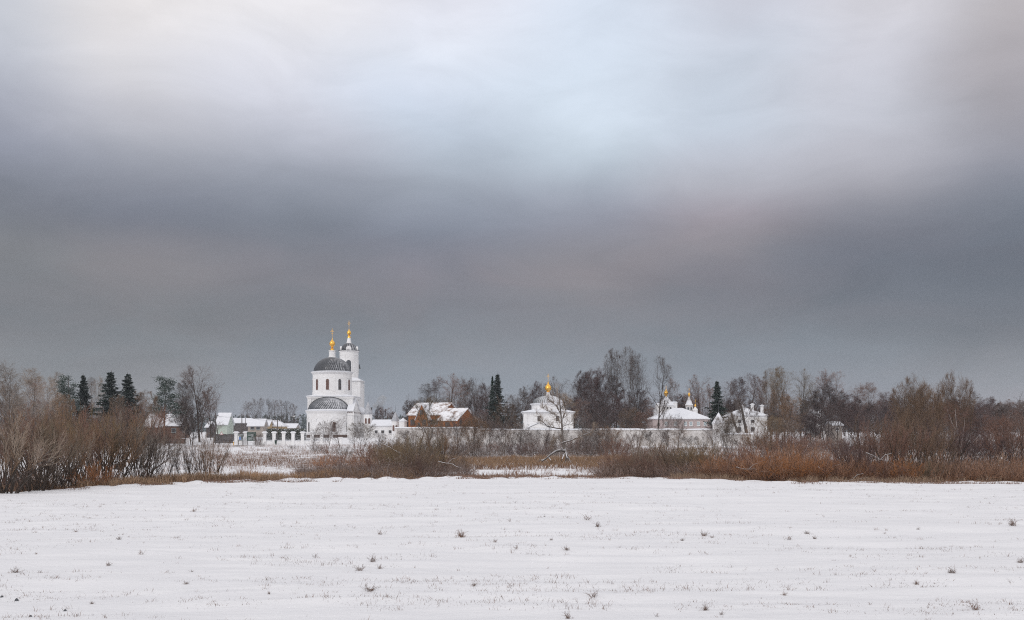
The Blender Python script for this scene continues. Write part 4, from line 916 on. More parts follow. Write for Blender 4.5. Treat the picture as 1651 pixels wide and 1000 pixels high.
def pole(px, top, D, label, r=.13, arm=1, lean=0, lamp=False, group=None, base=None):
    x_ = at(px, D); zg = gz(x_, D); h = zt(top, D)-zg; t = empty('street_lamp' if lamp else 'utility_pole', (x_, D, zg), 0, label, 'street lamp' if lamp else 'utility pole', group)
    o = MB(); o.tube([(0, 0, -.3), (lean, 0, h)], r, 8, r*.7); o.build('pole', 'wood_post' if not lamp else 'poster', t)
    if lamp:
        o = MB(); o.tube([(0, 0, h-.1), (-.1, 0, h+.35), (-.6, -.2, h+.6), (-1.0, -.3, h+.62)], .05, 6); o.build('arm', 'poster', t)
        o = MB(); o.at(-1.2, -.3, 0).taper(.32, .14, .22, .1, h+.52, h+.7); o.build('lamp_head', 'plaster', t)
    elif arm:
        o = MB(); o.box(lean-.75, lean+.75, -.06, .06, h-.6, h-.48); ca = o.build('cross_arm', 'wood_post', t)
        for xx in (-.65, 0, .65): o = MB(); o.lathe([(.03, h-.48), (.06, h-.4), (.06, h-.3), (.02, h-.26)], 8, cx=lean+xx, cy=0); o.build('insulator', 'plaster', ca)
    return (x_, D, zg+h-.3)
t1 = pole(347.5, 667, 219, 'wooden utility pole beside the green house at the road')
x_ = at(347.5, 219)
o = MB(); o.tube([(at(354, 219)-x_, .1, -.3), (.05, .1, 5.0)], .11, 8, .08)
o.build('brace', 'wood_post', [q for q in COL.objects if q.name.startswith('utility_pole')][-1])
t2 = pole(390, 667, 219, 'dark utility pole rising behind the blue poster')
t3 = pole(395.8, 674, 226, 'short thin pole right behind the second fence pier', r=.08, arm=0)
t4 = pole(447.5, 675, 219, 'dark utility pole above the hedge behind the fence')
t5 = pole(482, 675, 255, 'grey street lamp by the hedge left of the church apse', r=.07, lamp=True)
t6 = pole(454, 686, 219, 'thin short pole in front of the dark hedge', r=.05, arm=0)
for (a_, b_, nm) in ((t1, t2, 'overhead cable from the braced pole to the pole behind the poster'), (t2, t4, 'overhead cable from the poster pole to the hedge pole')):
    P = [(a_[0]+(b_[0]-a_[0])*k/10, a_[1]+(b_[1]-a_[1])*k/10-.0, a_[2]+(b_[2]-a_[2])*k/10-.5*(1-(k/5-1)**2)) for k in range(11)]
    o = MB(); o.tube(P, .02, 4); tag(o.build('overhead_cable', 'dark_metal'), nm, 'cable')
# extra piers of the old fence further right
for p, tp, D_, lb in ((637, 706, 190, 'lone white capped pier half buried in brush below the small turret'), (747.5, 710, 176, 'lone white capped pier in brush below the log house wing'), (549, 705, 203, 'white fence pier behind the round-crowned tree before the church')):
    x_ = at(p, D_); zg = gz(x_, D_); h = zt(tp, D_)-zg; t = empty('fence_pier', (x_, D_, zg), 0, lb, 'pier')
    o = MB(); o.box(-.3, .3, -.3, .3, -.3, h-.3); o.build('shaft', 'plaster', t); o = MB(); o.at(0, 0).taper(.3, .3, .45, .45, h-.3, h-.12); o.box(-.45, .45, -.45, .45, h-.12, h); o.build('cap', 'plaster', t)
# evergreen hedge
rng = np.random.RandomState(3); N = 16000; D = 232
hx0, hx1 = at(430, D), at(492, D); C = np.stack([rng.uniform(hx0, hx1, N), D+rng.uniform(-.8, .8, N), np.zeros(N)], 1)
C[:, 2] = 1.0+rng.uniform(0, 1, N)**.8*(zt(692, D)-1.0+.35*(vnoise(C[:, 0]*.9, C[:, 1])-.5))
V, Fc = tri_cloud(C, .17, rng); hd_ = link('hedge', mesh_np('hedge', V, [Fc]), M['hedge']); tag(hd_, 'long dark evergreen hedge with snow on top between the village and the church', 'hedge')
# smoke from the chimney far behind the wing
def smoke():
    D = 330; x0_ = at(600, D); pts = [(601, 656, 1.0), (606, 655, 1.3), (611, 652, 1.2), (614, 648, 1.6), (617, 643.5, 1.5), (620, 639, 1.0)]
    m = bpy.data.materials.new('smoke'); m.use_nodes = True; n = NB(m.node_tree); m.node_tree.nodes.clear(); ou = n.n('ShaderNodeOutputMaterial'); v = n.n('ShaderNodeVolumePrincipled')
    v.inputs['Color'].default_value = (.95, .95, .97, 1); tcn = n.n('ShaderNodeTexCoord'); nz = n.noise(tcn.outputs['Object'], .8, 4, .6)
    n.l(n.m('MULTIPLY', n.m('SUBTRACT', nz.outputs['Fac'], .40), 2.6, clamp=True), v.inputs['Density']); n.l(v.outputs[0], ou.inputs['Volume'])
    o = MB(); P = np.array([[(at(p, D), D, zt(y, D)) for p, y, r in pts]]); R = np.array([[r for p, y, r in pts]])
    v_, f_ = tubes(P, R, 10); nn = len(v_); o.add([tuple(a) for a in v_], [tuple(a) for a in f_]+[tuple(range(9, -1, -1)), tuple(range(nn-10, nn))])
    tag(o.build('smoke', m, smooth=True), 'thin white chimney smoke drifting above the low wing', 'smoke', kind='stuff')
    # the chimney it rises from
    x_ = at(599, D); t = empty('boiler_chimney', (x_, D, 1.3), 0, 'thin dark chimney pipe behind the octagonal turret', 'chimney')
    o = MB(); o.tube([(0, 0, -.3), (0, 0, zt(657, D)-1.3)], .22, 10); o.build('pipe', 'wood_post', t); o = MB(); o.lathe([(.3, zt(658.5, D)-1.3), (.3, zt(657, D)-1.3+.01)], 10); o.build('rim', 'dark_metal', t)
smoke()
# ================================================================== conifers and bare trees
plant('pine', 112, 601, 205, 40, M['needle_pine'], 'broad bluish pine, leftmost of the dark conifers at left', 'conifers at left')
plant('spruce', 134, 602, 208, 38, M['needle_dark'], 'narrow dark spruce touching the broad pine at left', 'conifers at left')
plant('spruce', 178, 597, 205, 54, M['needle_dark'], 'tallest dark spruce in the middle of the left conifers', 'conifers at left')
plant('spruce', 206, 600, 203, 48, M['needle_dark'], 'dark spruce just right of the tallest one at left', 'conifers at left')
plant('pine', 265, 604, 200, 36, M['needle_pine'], 'lone snowy pine with visible trunk before the brown house', 'conifers at left', 'bark_pine')
plant('spruce', 802, 601, 232, 34, M['needle_dark'], 'tall dark spruce right of the log house', 'spruces behind the wall')
plant('spruce', 794, 604, 236, 15, M['needle_dark'], 'thin dark spruce pressed against the left of a taller one', 'spruces behind the wall')
plant('spruce', 1156, 612, 214, 34, M['needle_dark'], 'dark spruce standing behind the pointed corner tower', 'spruces behind the wall')
TR, TB, TG, TP, TU, TO, TF, TS = (M['twig_'+k] for k in ('red', 'brown', 'grey', 'pale', 'purple', 'olive', 'frost', 'rust'))
D_ = dict(birch='bare birch', lime='spreading bare tree', oval='dense bare tree', poplar='slim bare poplar', tall='tall bare tree with long trunks', crackwillow='bare willow tree', young='small round-crowned tree', spruce='dark conifer', pine='snowy pine')
row([('birch', 18, 577, 112, 62, TP), ('birch', 52, 590, 118, 52, TP), ('birch', 76, 602, 128, 40, TP), ('birch', 92, 597, 225, 34, TP), ('birch', 60, 608, 180, 40, TR), ('birch', 146, 606, 235, 22, TG),
     ('birch', 158, 601, 230, 26, TP), ('oval', 228, 626, 215, 36, TB), ('oval', 243, 630, 180, 28, TB), ('oval', 8, 610, 160, 50, TB), ('lime', 34, 618, 150, 46, TB), ('oval', 100, 630, 170, 36, TB), ('oval', 190, 634, 170, 30, TB)], D_, 'above the left thicket', 'bare trees above the left thicket')
row([('lime', 322, 586, 226, 66, TR), ('oval', 298, 612, 222, 36, TG), ('oval', 340, 622, 232, 34, TR), ('oval', 288, 640, 238, 26, TG), ('oval', 309, 634, 212, 36, TG)], D_, 'in the reddish group left of the green house', 'bare trees around the brown house')
row([(('poplar'), p, t, 345, w_, TG) for p, t, w_ in ((399, 646, 20), (410, 641, 18), (421, 640, 18), (432, 641, 18), (443, 643, 18), (453, 643, 18), (463, 645, 20), (473, 649, 20))], 'thin grey poplar', 'behind the village roofs', 'poplars behind the village')
row([('oval', 613, 652, 330, 18, TU), ('lime', 622, 655, 320, 22, TR), ('oval', 632, 662, 325, 16, TU)], 'far purple-brown tree', 'beside the smoke', 'trees beside the smoke')
row([('birch', 690, 616, 285, 38, TG), ('birch', 706, 608, 280, 34, TU), ('lime', 724, 600, 275, 46, TR), ('birch', 741, 604, 280, 34, TG), ('oval', 757, 612, 285, 34, TG), ('lime', 768, 606, 290, 38, TG), ('oval', 783, 616, 285, 34, TU),
     ('young', 680, 640, 262, 34, TO), ('young', 704, 634, 262, 40, TO), ('young', 726, 640, 264, 34, TO), ('young', 745, 655, 262, 34, TO), ('oval', 776, 634, 262, 40, TU), ('oval', 664, 642, 280, 28, TG),
     ('lime', 820, 634, 270, 34, TG), ('oval', 840, 625, 275, 34, TG), ('poplar', 848, 620, 280, 26, TG), ('oval', 831, 648, 252, 36, TG), ('young', 790, 652, 250, 40, TU)], D_, 'behind the log house', 'bare trees behind the log house')
row([('oval', 870, 612, 280, 34, TU), ('lime', 902, 605, 285, 40, TG), ('lime', 925, 612, 280, 38, TG), ('young', 905, 640, 255, 40, TO), ('oval', 922, 640, 262, 36, TU), ('oval', 946, 592, 270, 40, TU), ('oval', 962, 590, 268, 44, TU), ('oval', 980, 600, 262, 44, TU), ('oval', 955, 622, 250, 40, TU), ('oval', 975, 630, 245, 40, TU), ('birch', 938, 640, 235, 30, TR)], D_, 'behind the gate chapel', 'bare trees behind the gate chapel')
row([('tall', 993, 559, 262, 34, TG), ('tall', 1012, 557, 258, 34, TG), ('tall', 1031, 567, 262, 32, TG), ('lime', 1060, 571, 240, 42, TG), ('oval', 1005, 630, 256, 40, TU), ('oval', 1028, 625, 258, 40, TU), ('birch', 1085, 608, 285, 24, TR), ('oval', 1045, 640, 290, 34, TR), ('oval', 1072, 636, 300, 30, TU), ('oval', 1096, 634, 300, 30, TU), ('oval', 1017, 655, 232, 36, TB), ('oval', 1040, 662, 228, 34, TR)], D_, 'between chapel and pink building', 'bare trees between the chapel and the pink building')
row([('lime', 1128, 602, 285, 40, TR), ('oval', 1142, 618, 290, 34, TR), ('oval', 1112, 632, 300, 30, TR), ('lime', 1172, 612, 285, 34, TG), ('oval', 1188, 606, 275, 38, TU), ('lime', 1205, 600, 272, 48, TU), ('oval', 1222, 606, 275, 36, TR), ('oval', 1170, 640, 262, 36, TU), ('oval', 1197, 640, 262, 36, TU)], D_, 'behind the white house', 'bare trees behind the white house')
row([('tall', 1243, 592, 225, 34, TP), ('tall', 1264, 588, 220, 40, TO), ('lime', 1291, 592, 212, 40, TO), ('oval', 1252, 625, 215, 34, TB), ('oval', 1276, 634, 205, 40, TB), ('lime', 1322, 596, 235, 46, TU), ('lime', 1342, 594, 232, 44, TR), ('oval', 1331, 618, 215, 60, TU), ('oval', 1308, 638, 225, 40, TU), ('oval', 1350, 646, 200, 40, TU),
     ('birch', 1382, 616, 255, 34, TR), ('birch', 1401, 614, 250, 38, TR), ('oval', 1370, 632, 250, 34, TU), ('birch', 1427, 630, 245, 32, TU), ('oval', 1442, 636, 250, 30, TU), ('oval', 1410, 645, 230, 40, TU), ('oval', 1385, 655, 215, 40, TU), ('oval', 1300, 665, 190, 50, TU)], D_, 'right of the white house', 'bare trees right of the white house')
row([('crackwillow', 1478, 599, 80, 76, TB), ('crackwillow', 1466, 618, 86, 50, TB), ('crackwillow', 1497, 614, 84, 50, TB), ('crackwillow', 1541, 593, 88, 56, TB), ('oval', 1545, 636, 110, 70, TU), ('birch', 1520, 640, 120, 60, TU), ('oval', 1592, 638, 190, 36, TU), ('oval', 1570, 648, 140, 50, TU), ('oval', 1622, 646, 170, 44, TG), ('oval', 1645, 644, 165, 44, TG),
     ('young', 1600, 664, 110, 60, TR), ('young', 1635, 660, 90, 70, TR), ('young', 1508, 640, 95, 60, TU), ('oval', 1455, 655, 160, 50, TU), ('birch', 1568, 628, 150, 34, TG)], D_, 'in the right-hand thicket', 'bare trees in the right-hand thicket')
row([('oval' if i % 3 else 'lime', p+((i*7) % 11)-5, 640+((i*13) % 17), 300+((i*29) % 50), 40, (TU, TG, TR)[i % 3]) for i, p in enumerate(range(930, 1670, 24))], D_, 'in the rear line right of the chapel', 'rear line of trees right of the chapel')
row([('oval' if i % 2 else 'birch', p, 640+((i*17) % 16), 290, 36, (TG, TU)[i % 2]) for i, p in enumerate(range(-14, 300, 26))], D_, 'in the rear line far left', 'rear line of trees at the far left')
row([('young', 1188, 640, 219, 26, TF), ('young', 1214, 655, 222, 26, TG), ('young', 1068, 642, 222, 24, TG), ('young', 1084, 668, 215, 26, TF), ('young', 1240, 668, 200, 44, TO), ('young', 1262, 672, 180, 44, TB)], 'small bare tree', 'between wall and buildings at right', 'small trees behind the right wall')
# riverside trees in front of the wall and the church
row([('young', 505, 690, 172, 24, TG), ('young', 528, 676, 168, 30, TG), ('young', 549, 671, 165, 34, TG), ('young', 584, 677, 160, 44, TO), ('young', 571, 690, 175, 26, TG), ('young', 606, 694, 150, 30, TG)], 'small round-crowned bare tree', 'in front of the domed church', 'small trees in front of the domed church')
row([('young', 692, 660, 120, 46, TO), ('young', 714, 668, 140, 34, TB), ('young', 738, 662, 130, 40, TG), ('young', 762, 660, 132, 36, TG), ('young', 787, 662, 135, 36, TG), ('crackwillow', 765, 668, 122, 44, TB), ('young', 812, 636, 120, 40, TB), ('young', 838, 680, 150, 36, TF), ('young', 858, 688, 160, 34, TF)], 'slender bare riverside tree', 'in front of the log house and wall', 'riverside trees before the log house')
row([('young', 930, 676, 130, 36, TG), ('young', 950, 684, 140, 34, TG), ('crackwillow', 966, 680, 150, 40, TG), ('young', 985, 684, 130, 36, TB), ('young', 1092, 665, 140, 22, TG), ('crackwillow', 1172, 660, 110, 44, TP), ('young', 1150, 690, 130, 30, TG)], 'bare riverside tree', 'between gnarled tree and corner tower', 'riverside trees before the long wall')
# ================================================================== shrubs
S_ = dict(willow='tall willow shrub', dense='dense low bush', sparse='open many-stemmed shrub', frost='snow-frosted bush')
r_ = random.Random(12)
def thick(p0, p1, n, tops, Yf, wf, mats, rr):
    L = []
    for i in range(n):
        p = p0+(p1-p0)*(i+.5)/n+rr.uniform(-.3, .3)*(p1-p0)/n; Y = float(edge((p-CX)/F*58))+rr.uniform(*Yf)
        L.append(('willow', p, rr.uniform(*tops), Y, rr.uniform(*wf), mats[i % len(mats)]))
    return L
row(thick(-14, 222, 10, (642, 692), (3.5, 8), (85, 120), (TB, TP, TR, TO), r_), S_, 'in the front of the left thicket', 'front willow shrubs of the left thicket')
row(thick(-10, 226, 13, (638, 664), (14, 42), (70, 100), (TR, TG, TB), r_), S_, 'in the back of the left thicket', 'rear willow shrubs of the left thicket')
row([('willow', 232, 672, 60, 60, TG), ('sparse', 248, 690, 64, 50, TG), ('sparse', 262, 694, 60, 48, TG), ('sparse', 326, 694, 68, 50, TB), ('sparse', 308, 700, 72, 46, TG), ('sparse', 298, 696, 61, 40, TG), ('sparse', 316, 704, 63, 38, TG), ('sparse', 337, 690, 62, 56, TB), ('sparse', 352, 700, 75, 40, TG), ('sparse', 280, 700, 70, 34, TG)], S_, 'between left thicket and notice boards', 'open shrubs beside the left thicket')
plant('frost', 417, 694, 206, 13, TU, 'narrow purple-brown shrub in front of the dark green board', None)
row([('frost', p, t, Y, w_, m_) for p, t, Y, w_, m_ in ((418, 708, 190, 22, TF), (472, 716, 170, 20, TF), (510, 706, 150, 26, TF), (530, 712, 140, 30, TR), (556, 714, 130, 34, TF), (590, 708, 125, 40, TR), (622, 704, 120, 40, TG), (600, 716, 110, 50, TR), (640, 700, 140, 34, TG))], S_, 'on the meadow before the church', 'bushes on the meadow before the church')
row([('dense', p, t, Y, w_, m_) for p, t, Y, w_, m_ in ((520, 728, 88, 50, TS), (552, 724, 92, 60, TR), (585, 728, 84, 60, TS), (608, 722, 78, 60, TR), (636, 700, 80, 76, TO), (668, 704, 76, 76, TB), (700, 706, 82, 64, TO), (728, 714, 84, 56, TB), (655, 696, 96, 60, TO), (690, 722, 72, 60, TR))], S_, 'in the central brush below the log house', 'bushes of the central brush')
row([('willow', 650, 698, 88, 70, TO), ('willow', 680, 690, 92, 66, TO), ('willow', 712, 690, 100, 56, TB), ('willow', 622, 706, 92, 50, TB)], S_, 'in the central brush below the log house', 'willow shrubs of the central brush')
row([('frost', p, t, Y, w_, m_) for p, t, Y, w_, m_ in ((742, 712, 120, 40, TG), (770, 716, 125, 44, TF), (800, 712, 130, 44, TF), (828, 716, 140, 40, TF), (850, 712, 150, 40, TG), (880, 714, 140, 40, TF), (905, 716, 130, 44, TF), (940, 700, 125, 50, TG), (968, 704, 130, 48, TG), (995, 700, 120, 50, TR), (815, 706, 170, 40, TR), (850, 700, 185, 30, TU), (925, 702, 165, 40, TR), (895, 704, 175, 30, TU), (960, 696, 150, 50, TU))], S_, 'along the foot of the long wall', 'bushes along the foot of the long wall')
row([('dense', p, t, Y, w_, m_) for p, t, Y, w_, m_ in ((1000, 708, 78, 60, TR), (1030, 700, 76, 64, TR), (1058, 704, 84, 60, TO), (1085, 700, 80, 60, TB), (1112, 702, 76, 56, TO), (1140, 704, 74, 60, TO), (1015, 724, 68, 50, TB), (1050, 722, 67, 50, TR), (1100, 722, 67, 56, TB))], S_, 'in the grey-brown brush below the pink building', 'bushes below the pink building')
row([('willow', 1044, 704, 70, 56, TP), ('willow', 1020, 712, 72, 50, TR), ('willow', 1085, 706, 70, 60, TB), ('willow', 1122, 702, 68, 60, TO)], S_, 'in the grey-brown brush below the pink building', 'willow shrubs below the pink building')
row([('dense', p, t, Y, w_, m_) for p, t, Y, w_, m_ in ((1165, 722, 64, 70, TS), (1195, 716, 63, 74, TR), (1226, 720, 62, 70, TS), (1258, 716, 62, 74, TS), (1290, 722, 61, 74, TS), (1322, 724, 61, 74, TS), (1354, 720, 61, 70, TR), (1180, 706, 74, 70, TR), (1215, 702, 76, 70, TR), (1250, 690, 84, 74, TR), (1285, 700, 82, 70, TS), (1320, 704, 80, 70, TR), (1150, 718, 68, 50, TB))], S_, 'in the rusty brush right of the wall', 'bushes of the rusty brush')
row([('willow', 1385, 690, 62, 60, TU), ('willow', 1400, 668, 66, 76, TR), ('willow', 1425, 652, 68, 84, TB), ('willow', 1445, 664, 63, 74, TR), ('willow', 1468, 650, 70, 80, TB), ('willow', 1490, 660, 64, 76, TB), ('willow', 1515, 654, 72, 80, TU), ('willow', 1540, 672, 76, 70, TU), ('willow', 1375, 704, 63, 50, TU), ('willow', 1245, 672, 110, 56, TB), ('willow', 1275, 690, 100, 60, TR), ('willow', 1625, 664, 82, 74, TR), ('willow', 1655, 660, 80, 74, TR), ('willow', 1600, 684, 90, 60, TU), ('willow', 1220, 684, 115, 50, TB)], S_, 'in the right-hand thicket', 'willow shrubs of the right-hand thicket')
row([('dense', p, t, Y, w_, m_) for p, t, Y, w_, m_ in ((1388, 728, 61, 70, TS), (1418, 722, 60.5, 70, TR), (1448, 726, 60.5, 70, TS), (1478, 730, 60.5, 70, TO), (1508, 728, 61, 70, TB), (1538, 736, 61, 60, TR), (1565, 742, 62, 50, TR), (1592, 746, 62, 50, TB), (1618, 744, 62, 50, TR), (1645, 740, 63, 56, TB), (1560, 700, 90, 70, TU), (1590, 706, 100, 60, TU), (1640, 708, 95, 60, TU))], S_, 'along the foot of the right-hand thicket', 'bushes at the foot of the right-hand thicket')
row([('dense', 20, 738, 51.5, 60, TR), ('dense', 146, 732, 55.0, 60, M['brush_rust']), ('dense', 60, 744, 54, 50, TB), ('dense', 95, 744, 55, 50, TB)], S_, 'at the foot of the left thicket', 'bushes at the foot of the left thicket')

rw = random.Random(44)
row([(('young', 'sparse', 'young')[i % 3], p+rw.uniform(-4, 4), rw.uniform(676, 704), rw.uniform(140, 184), rw.uniform(26, 40), (TG, TU, TB, TG)[i % 4]) for i, p in enumerate(range(655, 1150, 17))], dict(young='slim bare sapling', sparse='open bare shrub'), 'along the long wall', 'saplings and shrubs along the long wall')
row([('dense', p+rw.uniform(-4, 4), rw.uniform(700, 712), rw.uniform(120, 165), rw.uniform(44, 60), (TU, TR, TG)[i % 3]) for i, p in enumerate(range(660, 1000, 30))], 'dark low bush', 'on the river bank', 'low bushes on the river bank')
row([('dense', p+rw.uniform(-6, 6), rw.uniform(690, 708), rw.uniform(140, 195), rw.uniform(50, 70), (TU, TR, TB)[i % 3]) for i, p in enumerate(range(1215, 1660, 19))], 'brown bush', 'behind the right-hand thicket', 'bushes behind the right-hand thicket')
row([(('oval', 'birch', 'lime')[i % 3], p+rw.uniform(-6, 6), rw.uniform(640, 668), rw.uniform(228, 262), rw.uniform(34, 48), (TU, TR, TU)[i % 3]) for i, p in enumerate(range(1255, 1660, 21))], D_, 'in the middle line at right', 'middle line of trees at right')
# ================================================================== hand-placed trees
def special(px, Y, trunk, limbs, mat, bark, label, name='old_gnarled_tree', n1=9, twL=.5, twR=.009, seed=1, spread=.18, cat='tree'):
    """trunk / limbs: pixel polylines with depth offsets (px, py, dy) and radii"""
    rng = np.random.RandomState(seed); X_ = at(px, Y); zg = gz(X_, Y); r = empty(name, (X_, Y, zg), 0, label, cat)
    def res(pl, K=9):
        p = np.array([[at(a, Y)-X_, c, zt(b_, Y)-zg] for a, b_, c in pl]); s = np.linspace(0, len(p)-1, K); i = np.minimum(s.astype(int), len(p)-2); f = (s-i)[:, None]
        q = p[i]*(1-f)+p[i+1]*f; q[1:-1] += rng.normal(0, .035, (K-2, 3)); return q
    PT = np.array([res(t[0]) for t in trunk]); RT = .8*np.array([np.linspace(t[1], t[2], 9) for t in trunk])
    PL = np.array([res(t[0]) for t in limbs]); RL = .72*np.array([np.linspace(t[1], t[2], 9) for t in limbs])
    tv = merge([tubes(PT, RT, 8), tubes(PL, RL, 6)])
    P1, R1 = kids(PL, RL, n1, .2, 1., (25, 60), (.18, .42), 6, .16, .10, rng, .5, .35, .012, .3)
    P1b, R1b = kids(PT[:1], RT[:1], n1+3, .45, 1., (30, 65), (.15, .32), 6, .15, .10, rng, .3, .35, .012, .3)
    P1 = np.concatenate([P1, P1b]); R1 = np.concatenate([R1, R1b])
    P2, R2 = kids(P1, R1, 7, .1, 1., (25, 60), (.3, .5), 4, .16, .06, rng, .6, .5, twR, .3)
    P3, R3 = kids(P2, R2, 4, .2, 1., (20, 55), twL, 3, .15, .04, rng, .7, .5, twR*.8, .3)
    c = merge([tubes(P1, R1, 3), tubes(P2, R2, 3), tubes(P3, R3, 3)])
    link('trunk', mesh_np('trunk', tv[0], tv[1], True), M[bark], r); link('crown', mesh_np('crown', c[0], c[1]), mat, r)
    return r
special(911, 100, [([(915, 748, 0), (914, 738, 0), (909, 720, .2), (907, 700, 0), (906, 680, 0), (904, 662, .1), (903, 646, 0), (901, 634, 0)], .20, .035)],
    [([(906, 691, 0), (894, 690, -.4), (882, 687, -.8), (874, 680, -1), (866, 672, -1)], .11, .03), ([(907, 714, 0), (921, 710, -.5), (935, 704, -.9), (948, 698, -1.2), (956, 694, -1.2)], .10, .03),
     ([(906, 682, 0), (908, 672, .3), (912, 662, .5), (911, 650, .4), (908, 640, .3)], .12, .03), ([(904, 668, 0), (897, 655, -.3), (890, 648, -.5), (882, 644, -.6)], .09, .02), ([(905, 676, 0), (896, 668, .6), (886, 664, 1.1), (876, 656, 1.2)], .08, .02),
     ([(907, 700, 0), (902, 706, .4), (897, 714, .6), (892, 722, .6)], .06, .02), ([(904, 660, 0), (909, 650, -.4), (914, 644, -.6), (922, 652, -.7)], .07, .02), ([(906, 688, .1), (918, 684, .8), (926, 676, 1.2), (930, 668, 1.3)], .07, .02)],
    M['twig_pale'], 'bark_snow', 'gnarled leaning tree with crooked snowy limbs in front of the gate chapel', seed=5)
# the fallen trunk and upturned roots at its foot
x_ = at(891, 98); zg = gz(x_, 98); t = empty('fallen_tree', (x_, 98, zg), 0, 'snow-covered fallen trunk and roots at the foot of the gnarled tree', 'fallen tree')
loc = lambda a, b_, c: (at(a, 98)-x_, c, zt(b_, 98)-zg)
o = MB()
o.tube([loc(911, 727, .2), loc(903, 726, 0), (loc(896, 728, 0)), loc(888, 733, -.2), loc(881, 739, -.3), loc(873, 744, -.4)], .14, 8, .06); o.build('trunk', 'bark_grey', t, True)
o = MB()
for a_ in ([(912, 730), (914, 738), (910, 746)], [(912, 730), (917, 738), (920, 746)], [(910, 732), (906, 740), (903, 747)], [(912, 734), (912, 742), (908, 750)], [(884, 737), (888, 742), (889, 748)], [(878, 741), (872, 742), (866, 745)]):
    o.tube([loc(p[0], p[1], random.Random(p[0]).uniform(-.5, .4)) for p in a_], .06, 5, .02)
o.each('root', 'bark_snow', t, True)
special(690, 128, [([(692, 742, 0), (693, 725, 0), (692, 710, 0), (687, 698, 0), (681, 684, 0), (678, 668, 0)], .15, .04), ([(692, 712, 0), (697, 702, .1), (696, 692, 0), (690, 682, .1), (688, 668, 0)], .13, .05)],
    [([(687, 698, 0), (680, 692, .4), (672, 688, .6), (666, 680, .7)], .09, .02), ([(696, 694, 0), (702, 684, .3), (706, 672, .5)], .08, .02), ([(681, 684, 0), (684, 672, -.4), (686, 658, -.5)], .08, .02), ([(678, 670, 0), (673, 660, .3), (672, 650, .3)], .06, .02), ([(688, 670, 0), (691, 660, .3), (694, 650, .3)], .06, .02)],
    M['twig_olive'], 'bark_grey', 'forked grey tree with twisted trunk in front of the log house', 'forked_tree', seed=8)
special(1197, 212, [([(1204, 700, 0), (1201, 685, 0), (1198, 668, 0), (1194, 652, 0), (1191, 645, 0)], .42, .16)],
    [([(1191, 646, 0), (1197, 642, .2), (1204, 640, .3)], .10, .03), ([(1197, 662, 0), (1190, 655, .4), (1184, 652, .6)], .10, .02), ([(1200, 678, 0), (1208, 668, .4), (1212, 660, .5)], .09, .02)],
    M['twig_grey'], 'bark_dark', 'thick dark leaning trunk with broken top before the white house', 'leaning_tree', 6, .6, .012, 9)
special(1182, 214, [([(1192, 702, 0), (1187, 690, 0), (1182, 677, 0), (1179, 667, 0)], .42, .14)],
    [([(1180, 668, 0), (1176, 660, .2), (1172, 655, .3)], .10, .03), ([(1183, 680, 0), (1190, 672, .4), (1194, 664, .6)], .09, .02)],
    M['twig_grey'], 'bark_dark', 'dark leaning trunk left of the broken-topped one before the white house', 'leaning_tree', 6, .6, .012, 10)
special(1612, 66, [([(1607, 772, 0), (1610, 758, 0), (1612, 746, 0), (1616, 738, 0)], .13, .09)], [([(1615, 740, 0), (1617, 738, .1), (1619, 737, .1)], .05, .03)], M['twig_pale'], 'bark_snow', 'short snowy birch stump leaning in the brush at right', 'birch_stump', 2, .2, .006, 11)
special(1640, 67, [([(1650, 772, 0), (1643, 760, 0), (1634, 748, 0), (1626, 736, 0)], .11, .05)], [([(1634, 748, 0), (1630, 738, .2), (1630, 724, .3)], .05, .02), ([(1626, 736, 0), (1620, 726, .2), (1618, 712, .3)], .05, .02)], TU, 'bark_dark', 'dark slanting trunk at the right edge of the brush', 'leaning_tree', 6, .3, .007, 12)
special(1556, 78, [([(1562, 760, 0), (1556, 745, 0), (1548, 725, 0), (1544, 700, 0), (1541, 680, 0), (1540, 660, 0)], .07, .02)], [([(1548, 725, 0), (1556, 700, .3), (1560, 672, .5)], .06, .02), ([(1544, 700, 0), (1536, 680, .2), (1530, 660, .3)], .05, .02)], TR, 'bark_birch', 'pale thin birch trunk rising through the right-hand thicket', 'bare_birch', 8, .4, .007, 13)
# fallen snowy branches along the far edge of the field
for i, (a_, b_, Y, ln, an, lb) in enumerate(((1378, 773, 59.6, 1.6, .12, 'snowy fallen branch lying at the foot of the rusty brush'), (1212, 757, 61.5, 1.9, -.1, 'snow-lined branch sagging in the rusty brush, leftmost one'), (1340, 762, 60.5, 1.5, -.35, 'slanting snowy branch in the rusty brush left of the fallen one'), (1425, 742, 60.3, 2.2, -.4, 'long thin snowy branch slanting in the right-hand thicket'), (725, 748, 70, 1.6, -.3, 'snowy stick slanting out of the central brush'), (632, 724, 84, 2.2, -.45, 'long snowy branch slanting over the central brush'))):
    x_ = at(a_, Y); z_ = zt(b_, Y); o = MB(); r_ = random.Random(i); P = [(x_+ln*(k/5-.5), Y+.1*r_.uniform(-1, 1), z_+ln*an*(k/5-.5)+.08*r_.uniform(-1, 1)) for k in range(6)]
    ln *= .8; o.tube(P, .026, 6, .01); o.tube([P[2], (P[2][0]+.3, Y, P[2][2]+.3), (P[2][0]+.7, Y, P[2][2]+.4)], .02, 5, .008); o.tube([P[3], (P[3][0]+.3, Y, P[3][2]-.2), (P[3][0]+.5, Y, P[3][2]-.25)], .02, 5, .008)
    tag(o.build('fallen_branch', 'bark_snow', smooth=True), lb, 'branch', 'snowy branches in the brush')

